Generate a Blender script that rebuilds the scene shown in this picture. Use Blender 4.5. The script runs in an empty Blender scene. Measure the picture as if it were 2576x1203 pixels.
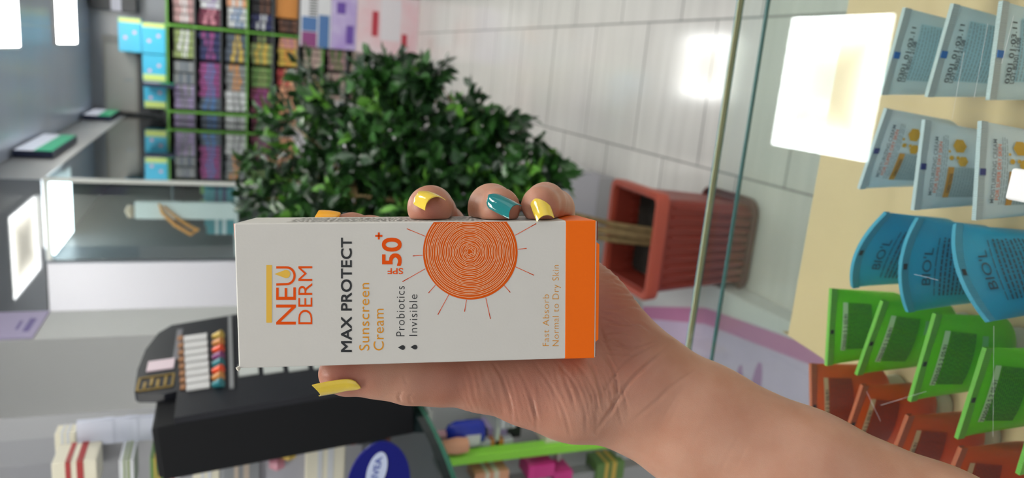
import bpy, bmesh, math, random
import numpy as np
from mathutils import Vector, Matrix
random.seed(7)
S = bpy.context.scene
COL = S.collection
# ------------------------------------------------------------------ camera
CH = 1.5
PITCH, YAW = math.radians(21.4), math.radians(13.9)
_h = Vector((-math.sin(YAW), math.cos(YAW), 0)); _z = Vector((0, 0, 1))
CF = _h * math.cos(PITCH) - _z * math.sin(PITCH)          # forward
CR = Vector((math.cos(YAW), math.sin(YAW), 0))            # right when the phone is upright
CU = _h * math.sin(PITCH) + _z * math.cos(PITCH)          # up when the phone is upright
CO = Vector((0, 0, CH)); FPX = 1860.0
cam_d = bpy.data.cameras.new('camera'); cam = bpy.data.objects.new('camera', cam_d); COL.objects.link(cam)
cam_d.sensor_width = 36.0; cam_d.lens = FPX / 2576 * 36; cam_d.clip_start = 0.01; cam_d.clip_end = 100
m = Matrix.Identity(4)
for i in range(3):
    m[i][0] = -CU[i]; m[i][1] = CR[i]; m[i][2] = -CF[i]; m[i][3] = CO[i]
cam.matrix_world = m
cam_d.dof.use_dof = True; cam_d.dof.focus_distance = 0.300; cam_d.dof.aperture_fstop = 11.5
S.camera = cam
# ------------------------------------------------------------------ world, exposure
S.view_settings.view_transform = 'Standard'; S.view_settings.look = 'None'
S.view_settings.gamma = 1.0; S.view_settings.use_curve_mapping = False
S.view_settings.exposure = 0.0
W = bpy.data.worlds.new('world'); S.world = W; W.use_nodes = True
W.node_tree.nodes['Background'].inputs[0].default_value = (1.0, 0.975, 0.94, 1)
W.node_tree.nodes['Background'].inputs[1].default_value = 0.80
PANEL_L = 20.0
ZC = 2.42      # ceiling
YB = 6.51      # back wall

# ------------------------------------------------------------------ pixel helpers (photo pixels -> points on real planes)
def ray(x, y): return CF + CU * (-(x - 1288) / FPX) + CR * ((601.5 - y) / FPX)
def onz(x, y, z): d = ray(x, y); return CO + d * ((z - CH) / d.z)
def ony(x, y, Y): d = ray(x, y); return CO + d * (Y / d.y)
def onx(x, y, X): d = ray(x, y); return CO + d * (X / d.x)
def dep(x, y, t): return CO + ray(x, y) * t

# ------------------------------------------------------------------ materials
MATS = {}
def srgb(r, g, b):
    f = lambda c: (c / 255 / 12.92) if c / 255 <= 0.04045 else ((c / 255 + 0.055) / 1.055) ** 2.4
    return (f(r), f(g), f(b), 1)
def mat(name, col, rough=0.5, spec=0.5, metal=0.0, noise=0.0, nscale=20.0, bump=0.0, bscale=200.0, emit=None, sss=0.0, coat=0.0, trans=0.0, col2=None):
    if name in MATS: return MATS[name]
    M = bpy.data.materials.new(name); M.use_nodes = True; nt = M.node_tree; N = nt.nodes; L = nt.links
    b = N['Principled BSDF']
    b.inputs['Base Color'].default_value = col; b.inputs['Roughness'].default_value = rough
    b.inputs['Specular IOR Level'].default_value = spec; b.inputs['Metallic'].default_value = metal
    b.inputs['Coat Weight'].default_value = coat
    if sss: b.inputs['Subsurface Weight'].default_value = sss; b.inputs['Subsurface Radius'].default_value = (.01, .006, .004); b.inputs['Subsurface Scale'].default_value = 0.5
    if trans: b.inputs['Transmission Weight'].default_value = trans
    tc = N.new('ShaderNodeTexCoord')
    if noise or col2:
        n = N.new('ShaderNodeTexNoise'); n.inputs['Scale'].default_value = nscale; n.inputs['Detail'].default_value = 4
        L.new(tc.outputs['Object'], n.inputs['Vector'])
        mx = N.new('ShaderNodeMix'); mx.data_type = 'RGBA'
        c2 = col2 or tuple(list(Vector(col[:3]) * (1 - noise)) + [1])
        mx.inputs[6].default_value = col; mx.inputs[7].default_value = c2
        rmp = N.new('ShaderNodeMapRange'); rmp.inputs[1].default_value = .35; rmp.inputs[2].default_value = .65
        L.new(n.outputs[0], rmp.inputs[0]); L.new(rmp.outputs[0], mx.inputs[0]); L.new(mx.outputs[2], b.inputs['Base Color'])
    if bump:
        n2 = N.new('ShaderNodeTexNoise'); n2.inputs['Scale'].default_value = bscale; n2.inputs['Detail'].default_value = 3
        L.new(tc.outputs['Object'], n2.inputs['Vector'])
        bp = N.new('ShaderNodeBump'); bp.inputs['Strength'].default_value = bump; bp.inputs['Distance'].default_value = .001
        L.new(n2.outputs[0], bp.inputs['Height']); L.new(bp.outputs[0], b.inputs['Normal'])
    if emit:
        b.inputs['Emission Color'].default_value = emit[0]; b.inputs['Emission Strength'].default_value = emit[1]
    MATS[name] = M
    return M
def glassmat(name, tint, rough=0.0, extra=0.0):
    if name in MATS: return MATS[name]
    M = bpy.data.materials.new(name); M.use_nodes = True; nt = M.node_tree; N = nt.nodes; L = nt.links
    N.remove(N['Principled BSDF']); out = N['Material Output']
    t = N.new('ShaderNodeBsdfTransparent'); t.inputs[0].default_value = tint
    g = N.new('ShaderNodeBsdfGlossy'); g.inputs['Roughness'].default_value = rough
    f = N.new('ShaderNodeFresnel'); ge = N.new('ShaderNodeNewGeometry'); mr = N.new('ShaderNodeMapRange')
    mr.inputs[3].default_value = 1.5; mr.inputs[4].default_value = 1 / 1.5; L.new(ge.outputs['Backfacing'], mr.inputs[0]); L.new(mr.outputs[0], f.inputs[0])
    mx = N.new('ShaderNodeMixShader')
    if extra:
        a = N.new('ShaderNodeMath'); a.operation = 'ADD'; a.inputs[1].default_value = extra; a.use_clamp = True
        L.new(f.outputs[0], a.inputs[0]); L.new(a.outputs[0], mx.inputs[0])
    else: L.new(f.outputs[0], mx.inputs[0])
    L.new(t.outputs[0], mx.inputs[1]); L.new(g.outputs[0], mx.inputs[2]); L.new(mx.outputs[0], out.inputs['Surface'])
    MATS[name] = M
    return M
def tile_mat():
    M = bpy.data.materials.new('floor_tile'); M.use_nodes = True; nt = M.node_tree; N = nt.nodes; L = nt.links
    b = N['Principled BSDF']; geo = N.new('ShaderNodeNewGeometry'); sp = N.new('ShaderNodeSeparateXYZ'); cb = N.new('ShaderNodeCombineXYZ')
    L.new(geo.outputs['Position'], sp.inputs[0])
    ax = N.new('ShaderNodeMath'); ax.operation = 'ADD'; ax.inputs[1].default_value = 9.6 - .215
    ay = N.new('ShaderNodeMath'); ay.operation = 'ADD'; ay.inputs[1].default_value = 8.6 - 2.965
    L.new(sp.outputs[0], ax.inputs[0]); L.new(sp.outputs[1], ay.inputs[0])
    L.new(ay.outputs[0], cb.inputs[0]); L.new(ax.outputs[0], cb.inputs[1])
    br = N.new('ShaderNodeTexBrick'); br.offset = 0.5; br.offset_frequency = 2
    br.inputs['Scale'].default_value = 1.0; br.inputs['Brick Width'].default_value = .43; br.inputs['Row Height'].default_value = .48
    br.inputs['Mortar Size'].default_value = .0035; br.inputs['Mortar Smooth'].default_value = .3; br.inputs['Bias'].default_value = -.4
    br.inputs['Color1'].default_value = (.73, .71, .675, 1); br.inputs['Color2'].default_value = (.70, .68, .65, 1); br.inputs['Mortar'].default_value = (.24, .235, .23, 1)
    L.new(cb.outputs[0], br.inputs['Vector'])
    mp = N.new('ShaderNodeMapping'); mp.inputs['Scale'].default_value = (1.2, 14, 1); L.new(geo.outputs['Position'], mp.inputs[0])
    n = N.new('ShaderNodeTexNoise'); n.inputs['Scale'].default_value = 1.5; n.inputs['Detail'].default_value = 5; L.new(mp.outputs[0], n.inputs['Vector'])
    mr = N.new('ShaderNodeMapRange'); mr.inputs[1].default_value = .35; mr.inputs[2].default_value = .7; mr.inputs[3].default_value = 1.0; mr.inputs[4].default_value = .88
    L.new(n.outputs[0], mr.inputs[0])
    mx = N.new('ShaderNodeMix'); mx.data_type = 'RGBA'; mx.blend_type = 'MULTIPLY'; mx.inputs[0].default_value = 1
    L.new(br.outputs[0], mx.inputs[6]); L.new(mr.outputs[0], mx.inputs[7]); L.new(mx.outputs[2], b.inputs['Base Color'])
    b.inputs['Roughness'].default_value = .12; b.inputs['Specular IOR Level'].default_value = .5
    return M
def skin_mat():
    M = bpy.data.materials.new('skin'); M.use_nodes = True; nt = M.node_tree; N = nt.nodes; L = nt.links
    b = N['Principled BSDF']; tc = N.new('ShaderNodeTexCoord')
    at = N.new('ShaderNodeAttribute'); at.attribute_name = 'blush_shade'
    n = N.new('ShaderNodeTexNoise'); n.inputs['Scale'].default_value = 55; n.inputs['Detail'].default_value = 5
    L.new(tc.outputs['Object'], n.inputs['Vector'])
    mr = N.new('ShaderNodeMapRange'); mr.inputs[1].default_value = .35; mr.inputs[2].default_value = .7
    L.new(n.outputs[0], mr.inputs[0])
    m1 = N.new('ShaderNodeMix'); m1.data_type = 'RGBA'; m1.inputs[6].default_value = SK_A; m1.inputs[7].default_value = SK_B
    L.new(mr.outputs[0], m1.inputs[0])
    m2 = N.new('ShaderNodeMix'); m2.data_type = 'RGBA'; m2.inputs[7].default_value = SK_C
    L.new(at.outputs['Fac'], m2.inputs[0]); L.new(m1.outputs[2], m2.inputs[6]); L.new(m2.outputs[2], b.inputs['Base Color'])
    b.inputs['Roughness'].default_value = .42; b.inputs['Specular IOR Level'].default_value = .4
    b.inputs['Subsurface Weight'].default_value = .25; b.inputs['Subsurface Radius'].default_value = (.006, .0022, .0012); b.inputs['Subsurface Scale'].default_value = .6
    v = N.new('ShaderNodeTexVoronoi'); v.inputs['Scale'].default_value = 2200; L.new(tc.outputs['Object'], v.inputs['Vector'])
    n2 = N.new('ShaderNodeTexNoise'); n2.inputs['Scale'].default_value = 700; n2.inputs['Detail'].default_value = 5; L.new(tc.outputs['Object'], n2.inputs['Vector'])
    ad = N.new('ShaderNodeMath'); ad.operation = 'ADD'; L.new(v.outputs[0], ad.inputs[0]); L.new(n2.outputs[0], ad.inputs[1])
    bp = N.new('ShaderNodeBump'); bp.inputs['Strength'].default_value = .22; bp.inputs['Distance'].default_value = .0002
    L.new(ad.outputs[0], bp.inputs['Height']); L.new(bp.outputs[0], b.inputs['Normal'])
    return M
SK_A = (.50, .270, .185, 1); SK_B = (.43, .205, .130, 1); SK_C = (.33, .088, .060, 1)  # last tone is a redness darkened to carry the palm's shadow

# ------------------------------------------------------------------ mesh helpers
class MB:
    def __init__(s): s.v = []; s.f = []; s.mi = []
    def add(s, vs, fs, mi=0):
        o = len(s.v); s.v += [tuple(p) for p in vs]; s.f += [tuple(i + o for i in f) for f in fs]; s.mi += [mi] * len(fs); return s
    def box(s, a, b, mi=0, bev=0.0):
        x0, y0, z0 = [min(a[i], b[i]) for i in range(3)]; x1, y1, z1 = [max(a[i], b[i]) for i in range(3)]
        if bev <= 0:
            vs = [(x, y, z) for x in (x0, x1) for y in (y0, y1) for z in (z0, z1)]
            return s.add(vs, [(0, 1, 3, 2), (4, 6, 7, 5), (0, 4, 5, 1), (2, 3, 7, 6), (0, 2, 6, 4), (1, 5, 7, 3)], mi)
        bm = bmesh.new(); bmesh.ops.create_cube(bm, size=1)
        for v in bm.verts: v.co = Vector(((x0 + x1) / 2 + v.co.x * (x1 - x0), (y0 + y1) / 2 + v.co.y * (y1 - y0), (z0 + z1) / 2 + v.co.z * (z1 - z0)))
        bmesh.ops.bevel(bm, geom=bm.edges[:], offset=bev, segments=2, affect='EDGES', profile=.5)
        s.bm(bm, mi); return s
    def bm(s, bm, mi=0):
        bm.verts.index_update(); s.add([v.co for v in bm.verts], [[v.index for v in f.verts] for f in bm.faces], mi); bm.free(); return s
    def tube(s, pts, rs, n=10, mi=0, cap=True):
        pts = [Vector(p) for p in pts]
        if not hasattr(rs, '__len__'): rs = [rs] * len(pts)
        rings = []; prev = None
        for i, p in enumerate(pts):
            t = (pts[min(i + 1, len(pts) - 1)] - pts[max(i - 1, 0)]).normalized()
            if prev is None: a = t.orthogonal().normalized()
            else: a = (prev - t * prev.dot(t)).normalized()
            prev = a; b = t.cross(a)
            rings.append([p + (a * math.cos(2 * math.pi * k / n) + b * math.sin(2 * math.pi * k / n)) * rs[i] for k in range(n)])
        vs = [q for r in rings for q in r]; fs = []
        for i in range(len(pts) - 1):
            for k in range(n): fs.append((i * n + k, i * n + (k + 1) % n, (i + 1) * n + (k + 1) % n, (i + 1) * n + k))
        if cap: fs.append(tuple(range(n))[::-1]); fs.append(tuple((len(pts) - 1) * n + k for k in range(n)))
        return s.add(vs, fs, mi)
    def lathe(s, prof, c=(0, 0, 0), n=24, mi=0, sx=1, sy=1):
        vs = []; fs = []
        for r, z in prof:
            for k in range(n): a = 2 * math.pi * k / n; vs.append((c[0] + r * sx * math.cos(a), c[1] + r * sy * math.sin(a), c[2] + z))
        for i in range(len(prof) - 1):
            for k in range(n): fs.append((i * n + k, i * n + (k + 1) % n, (i + 1) * n + (k + 1) % n, (i + 1) * n + k))
        fs.append(tuple(range(n))[::-1]); fs.append(tuple((len(prof) - 1) * n + k for k in range(n)))
        return s.add(vs, fs, mi)
    def prism(s, poly, d0, d1, axis='y', mi=0):
        n = len(poly)
        def P(a, b, d): return (a, d, b) if axis == 'y' else ((d, a, b) if axis == 'x' else (a, b, d))
        vs = [P(a, b, d0) for a, b in poly] + [P(a, b, d1) for a, b in poly]
        fs = [tuple(range(n))[::-1], tuple(range(n, 2 * n))] + [(i, (i + 1) % n, n + (i + 1) % n, n + i) for i in range(n)]
        return s.add(vs, fs, mi)
    def quad(s, a, b, c, d, mi=0): return s.add([a, b, c, d], [(0, 1, 2, 3)], mi)
    def build(s, name, mats, parent=None, smooth=False, loc=None):
        me = bpy.data.meshes.new(name); me.from_pydata(s.v, [], s.f)
        if not isinstance(mats, (list, tuple)): mats = [mats]
        for mm in mats: me.materials.append(mm)
        for p, i in zip(me.polygons, s.mi): p.material_index = i
        bm = bmesh.new(); bm.from_mesh(me); bmesh.ops.recalc_face_normals(bm, faces=bm.faces[:]); bm.to_mesh(me); bm.free()
        if smooth:
            for p in me.polygons: p.use_smooth = True
            try: me.set_sharp_from_angle(angle=math.radians(40))
            except Exception: pass
        o = bpy.data.objects.new(name, me); COL.objects.link(o)
        if parent: o.parent = parent
        if loc is not None: o.location = loc
        return o
def tag(o, label=None, cat=None, group=None, kind=None):
    if label: o['label'] = label
    if cat: o['category'] = cat
    if group: o['group'] = group
    if kind: o['kind'] = kind
    return o
def empty(name, loc, label, cat, rz=0.0, group=None):
    o = bpy.data.objects.new(name, None); COL.objects.link(o); o.location = loc; o.rotation_euler = (0, 0, rz); o.empty_display_size = .05
    return tag(o, label, cat, group)
def struct(o): o['kind'] = 'structure'; return o
def copy_tree(o, parent=None):
    c = o.copy(); COL.objects.link(c); c.parent = parent
    for ch in [q for q in bpy.data.objects if q.parent == o]: copy_tree(ch, c)
    return c
def text_geo(body, bold=0.0, spacing=1.0):
    """outline of a word as verts/faces in a 0..1 box"""
    cu = bpy.data.curves.new('t', 'FONT'); cu.body = body; cu.offset = bold; cu.space_character = spacing; cu.resolution_u = 4
    o = bpy.data.objects.new('t', cu); COL.objects.link(o)
    bpy.context.view_layer.update()
    dg = bpy.context.evaluated_depsgraph_get(); me = bpy.data.meshes.new_from_object(o.evaluated_get(dg))
    vs = [v.co.copy() for v in me.vertices]; fs = [tuple(p.vertices) for p in me.polygons]
    bpy.data.objects.remove(o); bpy.data.curves.remove(cu); bpy.data.meshes.remove(me)
    x0 = min(v.x for v in vs); x1 = max(v.x for v in vs); y0 = min(v.y for v in vs); y1 = max(v.y for v in vs)
    return [((v.x - x0) / (x1 - x0), (v.y - y0) / (y1 - y0)) for v in vs], fs

# common materials
white = mat('white_laminate', (.72, .72, .72, 1), .35, noise=.04, nscale=3)
lav = mat('pale_panel', (.62, .62, .68, 1), .4)
colgrey = mat('column_paint', (.63, .64, .63, 1), .6, noise=.04, nscale=4)
black = mat('black_plastic', (.006, .0065, .008, 1), .6, spec=.2)
dark = mat('dark_grey', (.05, .052, .058, 1), .5)
darkgloss = mat('dark_gloss_fascia', (.13, .14, .155, 1), .05, spec=1.0)
lime = mat('lime_edge', (.30, .78, .06, 1), .35)
gframe = mat('green_frame', (.13, .36, .05, 1), .4)
steel = mat('grey_metal', (.36, .37, .38, 1), .35, metal=.4)
G_top = glassmat('counter_glass', (.93, .97, .95, 1))
G_cab = glassmat('cabinet_glass', (.84, .92, .90, 1), extra=.32)
G_end = glassmat('end_glass_dark', (.88, .94, .94, 1), extra=.03)
G_edge = mat('glass_edge', (.03, .16, .17, 1), .12, spec=.8)
G_edge2 = mat('glass_edge_pale', (.28, .50, .46, 1), .15, spec=.8)

# ================================================================== LARGE STRUCTURE
fl = MB().box((-3.2, -2.6, -.1), (3.2, YB + .15, 0)).build('floor', tile_mat()); struct(fl)
ce = MB().box((-3.2, -2.6, ZC + .012), (3.2, YB + .15, ZC + .15)).build('ceiling', mat('ceiling_panel', (.58, .65, .80, 1), .25, spec=.6, noise=.15, nscale=1.0)); struct(ce)
bw = MB().box((-3.2, YB + .05, 0), (3.2, YB + .2, ZC + .1)).build('wall_back', mat('back_wall', (.36, .38, .42, 1), .25, noise=.1, nscale=2)); struct(bw)
lw = MB().box((-3.3, -2.6, 0), (-3.2, YB + .2, ZC + .1)).build('wall_left', mat('side_wall', (.55, .55, .54, 1), .6, noise=.05)); struct(lw)
rw = MB().box((3.2, 1.0, 0), (3.3, YB + .2, ZC + .1)).build('wall_right', MATS['side_wall']); struct(rw)

def joint_lines():
    M = MATS['ceiling_panel']; nt = M.node_tree; N = nt.nodes; L = nt.links; b = N['Principled BSDF']; old = b.inputs['Base Color'].links[0].from_socket
    geo = N.new('ShaderNodeNewGeometry'); br = N.new('ShaderNodeTexBrick'); br.offset = 0; br.inputs['Scale'].default_value = 1; br.inputs['Brick Width'].default_value = .62; br.inputs['Row Height'].default_value = .62; br.inputs['Mortar Size'].default_value = .006
    L.new(geo.outputs['Position'], br.inputs['Vector']); mx = N.new('ShaderNodeMix'); mx.data_type = 'RGBA'; L.new(br.outputs['Fac'], mx.inputs[0]); L.new(old, mx.inputs[6]); mx.inputs[7].default_value = (.62, .63, .66, 1); L.new(mx.outputs[2], b.inputs['Base Color'])
joint_lines()
# ------------------------------------------------------------------ ceiling lights
lampd = mat('lamp_diffuser', (.9, .9, .9, 1), .5, emit=((.93, .97, 1.0, 1), PANEL_L))
def edge_lit(M, lo_, hi_):
    nt = M.node_tree; N = nt.nodes; L = nt.links; b = N['Principled BSDF']; tc = N.new('ShaderNodeTexCoord'); sp = N.new('ShaderNodeSeparateXYZ'); L.new(tc.outputs['Generated'], sp.inputs[0])
    def mth(op, a, bb=None):
        n = N.new('ShaderNodeMath'); n.operation = op
        for i, q in enumerate([a] + ([bb] if bb is not None else [])):
            if isinstance(q, (int, float)): n.inputs[i].default_value = q
            else: L.new(q, n.inputs[i])
        return n.outputs[0]
    e = mth('MULTIPLY', mth('MAXIMUM', mth('ABSOLUTE', mth('SUBTRACT', sp.outputs[0], .5)), mth('ABSOLUTE', mth('SUBTRACT', sp.outputs[1], .5))), 2.0)
    e = mth('POWER', e, 3.0); st = mth('ADD', mth('MULTIPLY', e, hi_ - lo_), lo_); L.new(st, b.inputs['Emission Strength'])
    mx = N.new('ShaderNodeMix'); mx.data_type = 'RGBA'; mx.inputs[6].default_value = (1, .93, .74, 1); mx.inputs[7].default_value = (.93, .97, 1, 1); L.new(e, mx.inputs[0]); L.new(mx.outputs[2], b.inputs['Emission Color'])
edge_lit(lampd, 4.5, PANEL_L * 1.9)
lampf = mat('lamp_frame', (.8, .8, .8, 1), .4)
def ceiling_light(x0, x1, y0, y1, label, group=None):
    cx, cy = (x0 + x1) / 2, (y0 + y1) / 2; w, d = (x1 - x0) / 2, (y1 - y0) / 2
    t = empty('ceiling_light', (cx, cy, ZC), label, 'light', group=group)
    f = MB(); e = .012
    f.box((-w - e, -d - e, -.006), (w + e, -d, .012)); f.box((-w - e, d, -.006), (w + e, d + e, .012)); f.box((-w - e, -d, -.006), (-w, d, .012)); f.box((w, -d, -.006), (w + e, d, .012))
    f.build('frame', lampf, t); MB().box((-w, -d, -.002), (w, d, .010)).build('diffuser', lampd, t)
ceiling_light(-.105, .36, 3.86, 4.32, 'bright square ceiling light cut off by the top edge above the green rack')
ceiling_light(-.09, .42, 5.22, 5.88, 'bright ceiling light nearest the back wall, above the blue packs')
ceiling_light(-.174, .245, 1.65, 2.06, 'square ceiling light mirrored in the glass top of the near counter')
ceiling_light(-1.27, -.87, 2.52, 3.08, 'square ceiling light mirrored in the dark fascia over the wall showcase')
for (x, y) in ((1.3, 4.1), (1.3, 1.85), (-2.2, 1.2), (.05, .35), (1.1, .35), (-1.0, .30)):  # unseen lamps, added only to brighten the room
    ceiling_light(x - .21, x + .21, y - .21, y + .21, 'added square ceiling light outside the picture, only to brighten the room', 'added ceiling lights outside the picture')
# ================================================================== COLUMN, LOWER CABINETS, WALL SHOWCASE
c0 = MB().box((-1.15, 2.30, 0), (-.863, 2.545, ZC + .012)).build('column', colgrey); c0['kind'] = 'structure'; c0.name = 'trim_1'
# sign plate on the column
p = onx(50, 780, -.593), onx(50, 845, -.593)
t = empty('wall_sign', (-.862, 2.422, 1.86), 'lilac paper sign with dark lettering on the side of the white column', 'sign')
zs0 = onx(106, 815, -.862).z - 1.86; zs1 = onx(-60, 815, -.862).z - 1.86
MB().box((0, -.115, zs0), (.004, .115, zs1)).build('panel', mat('lilac_paper', (.50, .44, .66, 1), .6), t)
MB().prism([(-.065, zs0 + .02), (.045, zs0 + .02), (.05, zs0 + .038), (-.065, zs0 + .036)], .0042, .0048, axis='x').build('lettering', mat('violet_ink', (.20, .16, .42, 1), .6), t)
MB().prism([(-.045, zs0 + .05), (.03, zs0 + .052), (.03, zs0 + .06), (-.045, zs0 + .058)], .0042, .0048, axis='x').build('lettering', MATS['violet_ink'], t)

# base cabinets along the left wall
t = empty('base_cabinet', (-.80, 4.405, 0), 'long low white base cabinet with a dark plinth gap beneath the wall showcase', 'cabinet')
MB().box((-.415, -1.755, .0), (.40, 1.755, .07)).build('plinth', mat('plinth_white', (.50, .50, .52, 1), .4), t)
MB().box((-.415, -1.755, .07), (.415, 1.755, .72), bev=.004).build('body', lav, t)
for k in range(4):
    y0 = -1.74 + k * .87
    d = MB().box((.416, y0, .10), (.432, y0 + .86, .70), bev=.003).build('door', white, t)
    MB().box((.433, y0 + .44, .60), (.447, y0 + .52, .615), bev=.003).build('handle', steel, d)
MB().box((-.415, -1.765, .722), (.44, 1.755, .744), bev=.003).build('top', white, t)

XC = -.61; YN = 3.51; ZS = 2.185
t = empty('wall_showcase', (-.785, 5.0, .745), 'tall glass-sided showcase along the left wall, behind the plant', 'display case')
zb = .0; zt = ZS - .745; yl, yh = YN - 5.0, YB - 5.0; xl, xr = -.175, .175
MB().box((xl, yl + .02, 0), (xr, yh, .30)).build('body', lav, t)
MB().box((xr - .006, yl, .30), (xr, yh, zt)).build('side_glass', G_cab, t)
MB().box((xl, yl, .30), (xr - .008, yl + .006, zt - .005)).build('end_glass', G_end, t)
MB().box((xl - .01, yl + .01, .30), (xl, yh, zt)).build('back_panel', mat('case_back', (.07, .08, .09, 1), .4), t)
MB().box((xr - .014, yl - .003, .28), (xr + .004, yl + .012, zt + .005), bev=.002).build('corner_post', mat('post_pale', (.55, .57, .54, 1), .3), t)
MB().box((xl, yl - .004, zt - .012), (xr + .004, yl + .01, zt + .006)).build('top_rail', MATS['post_pale'], t)
MB().box((xl + .002, yl + .012, .688), (xr - .016, yh, .700), bev=.002).build('shelf', mat('shelf_white', (.72, .73, .72, 1), .35), t)
MB().box((xl + .002, yl + .62, .990), (xr - .016, yh, 1.000)).build('shelf', mat('shelf_dark', (.10, .12, .13, 1), .35), t)
MB().box((xl + .02, yl + .010, zt - .022), (xr - .02, yl + .44, zt - .014)).build('lamp_reflection', mat('case_reflection', (.9, .9, .9, 1), .5, emit=((.85, .95, 1.0, 1), 6.0)), t)  # added glowing plate in place of a ceiling light's reflection in the pane
o = MB().box((-1.2, YN - .01, .745), (-.973, YB, ZS + .006), bev=.003).build('end_panel', lav); tag(o, 'plain pale lilac-white panel standing between the column and the wall showcase', 'panel')
# glossy fascia over the showcase
t = empty('fascia', (-.9, 5.0, ZS + .01), 'dark glossy fascia above the wall showcase, mirroring a ceiling light', 'fascia')
MB().box((-.29, YN - 5.01, .0), (.285, YN - 5.0, .232)).build('front_panel', darkgloss, t)
MB().box((-.29, YN - 5.0, .0), (.285, YB - 5.0, .228)).build('body', mat('fascia_grey', (.42, .43, .44, 1), .45), t)
# projecting sign boxes on the fascia; faces glow to imitate ceiling-light glare
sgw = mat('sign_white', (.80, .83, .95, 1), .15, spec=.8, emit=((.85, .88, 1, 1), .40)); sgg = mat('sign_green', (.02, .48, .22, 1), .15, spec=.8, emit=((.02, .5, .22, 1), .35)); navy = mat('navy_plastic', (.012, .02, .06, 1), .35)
def fascia_sign(x, y, z, ly, lz, lx, label):
    t = empty('hanging_sign', (x, y, z), label, 'sign', group='green and white signs over the showcase')
    MB().box((0, 0, 0), (lx, ly, lz), bev=.002).build('housing', navy, t)
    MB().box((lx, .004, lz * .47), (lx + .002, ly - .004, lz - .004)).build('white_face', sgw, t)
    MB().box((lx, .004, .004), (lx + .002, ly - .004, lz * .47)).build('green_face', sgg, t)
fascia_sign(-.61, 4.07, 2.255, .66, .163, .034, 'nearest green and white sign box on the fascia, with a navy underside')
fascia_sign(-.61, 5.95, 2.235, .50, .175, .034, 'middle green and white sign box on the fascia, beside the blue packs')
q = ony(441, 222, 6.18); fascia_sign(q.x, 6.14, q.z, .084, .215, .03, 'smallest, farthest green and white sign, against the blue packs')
# contents of the wall showcase
def carton(x, y, z, w, d, h, m, m2, label, cat='box', group=None, name='carton', rz=0, band=(.3, .7)):
    b = MB().box((-w / 2, -d / 2, 0), (w / 2, d / 2, h), bev=min(w, d, h) * .04)
    for b0, b1 in ((band[0], band[0] + (band[1] - band[0]) * .38), (band[1] - (band[1] - band[0]) * .3, band[1])):
        b.box((-w / 2 * .999, -d / 2 - .0008, h * b0), (w / 2 * .999, -d / 2 - .0002, h * b1), 1)
        b.box((w / 2 + .0002, -d / 2 * .999, h * b0), (w / 2 + .0008, d / 2 * .999, h * b1), 1)
    o = b.build(name, [m, m2], loc=(x, y, z)); o.rotation_euler = (0, 0, rz)
    return tag(o, label, cat, group)
cm = {}
def C(name, r, g, b):
    if name not in cm: cm[name] = mat('print_' + name, srgb(r, g, b), .35)
    return cm[name]
COLR = dict(magenta=(150, 60, 130), navy=(45, 50, 95), blue=(70, 120, 190), white=(205, 208, 212), grey=(135, 138, 142), lilac=(165, 150, 190), pink=(215, 130, 150), maroon=(120, 40, 70),
            olive=(140, 160, 90), green=(95, 140, 60), yellow=(220, 180, 60), orange=(230, 140, 50), peach=(225, 165, 130), brown=(110, 75, 60), beige=(190, 175, 160), black=(35, 35, 42), teal=(50, 130, 140), cyan=(80, 190, 220), red=(190, 50, 50), cream=(225, 220, 200), rose=(175, 140, 140), slate=(90, 100, 115))
for n_ in ('magenta', 'yellow', 'orange', 'blue', 'green', 'red', 'cyan', 'pink', 'maroon', 'olive'):
    r_, g_, b_ = COLR[n_]; a_ = (r_ + g_ + b_) / 3; COLR[n_] = tuple(c_ * .78 + a_ * .22 for c_ in (r_, g_, b_))
def K(n): return C(n, *COLR[n])
rnd = random.Random(3)
def blockrow(n, z, zlab):
    pass
for li, (z, cols, lab) in enumerate(((.745 + .7005, ('teal', 'green', 'teal', 'blue', 'slate'), 'lower'), (.745 + 1.0005, ('cyan', 'slate', 'olive', 'white'), 'upper'))):
    y = YN + .12 + li * .18; k = 0
    while y < YB - .15:
        cn = cols[(k // 3) % len(cols)]; h = rnd.uniform(.11, .16)
        if li == 0 or y > 4.2:
            carton(-.70, y, z, .09, .07, h, K(cn), K(rnd.choice(['white', 'grey', 'navy'])), '%s carton on the %s shelf inside the glass showcase, %s' % (cn, lab, 'near its end pane' if y < 4.4 else ('at mid length' if y < 5.4 else 'by the back wall')), group='cartons in the wall showcase')
            if li == 0: carton(-.83, y + .03, z, .09, .07, h, K(cn), K('white'), '%s carton in the rear line of the %s shelf inside the glass showcase' % (cn, lab), group='rear cartons in the wall showcase')
        y += .085; k += 1
# a few things near the end pane
a_ = ony(340, 550, 3.545); b_ = ony(340, 507, 3.545)
o = MB().box((a_.x, 3.535, 1.4455), (b_.x, 3.565, a_.z), bev=.004).build('white_pack', mat('pack_white', (.75, .76, .76, 1), .4)); tag(o, 'tall narrow white pack standing just inside the end pane of the showcase', 'package')
c_ = ony(328, 530, 3.55); zt_ = a_.z + .0175
o = MB().tube([(c_.x - .030, 3.552, zt_), (c_.x, 3.55, zt_ + .004), (c_.x + .022, 3.552, zt_ - .003)], [.012, .020, .012], 10).build('pouch', mat('beige_pouch', srgb(190, 165, 140), .5), smooth=True); tag(o, 'small beige pouch lying on top of the tall white pack', 'pouch')
rb = MB(); rp = lambda x, y, Y=3.527: tuple(ony(x, y, Y))
rb.tube([rp(400, 512), rp(408, 535), rp(440, 566), rp(480, 590), rp(500, 575)], [.004, .007, .009, .009, .006], 8); rb.tube([rp(412, 520), rp(450, 552), rp(478, 570), rp(500, 580)], [.004, .007, .008, .006], 8)
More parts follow.
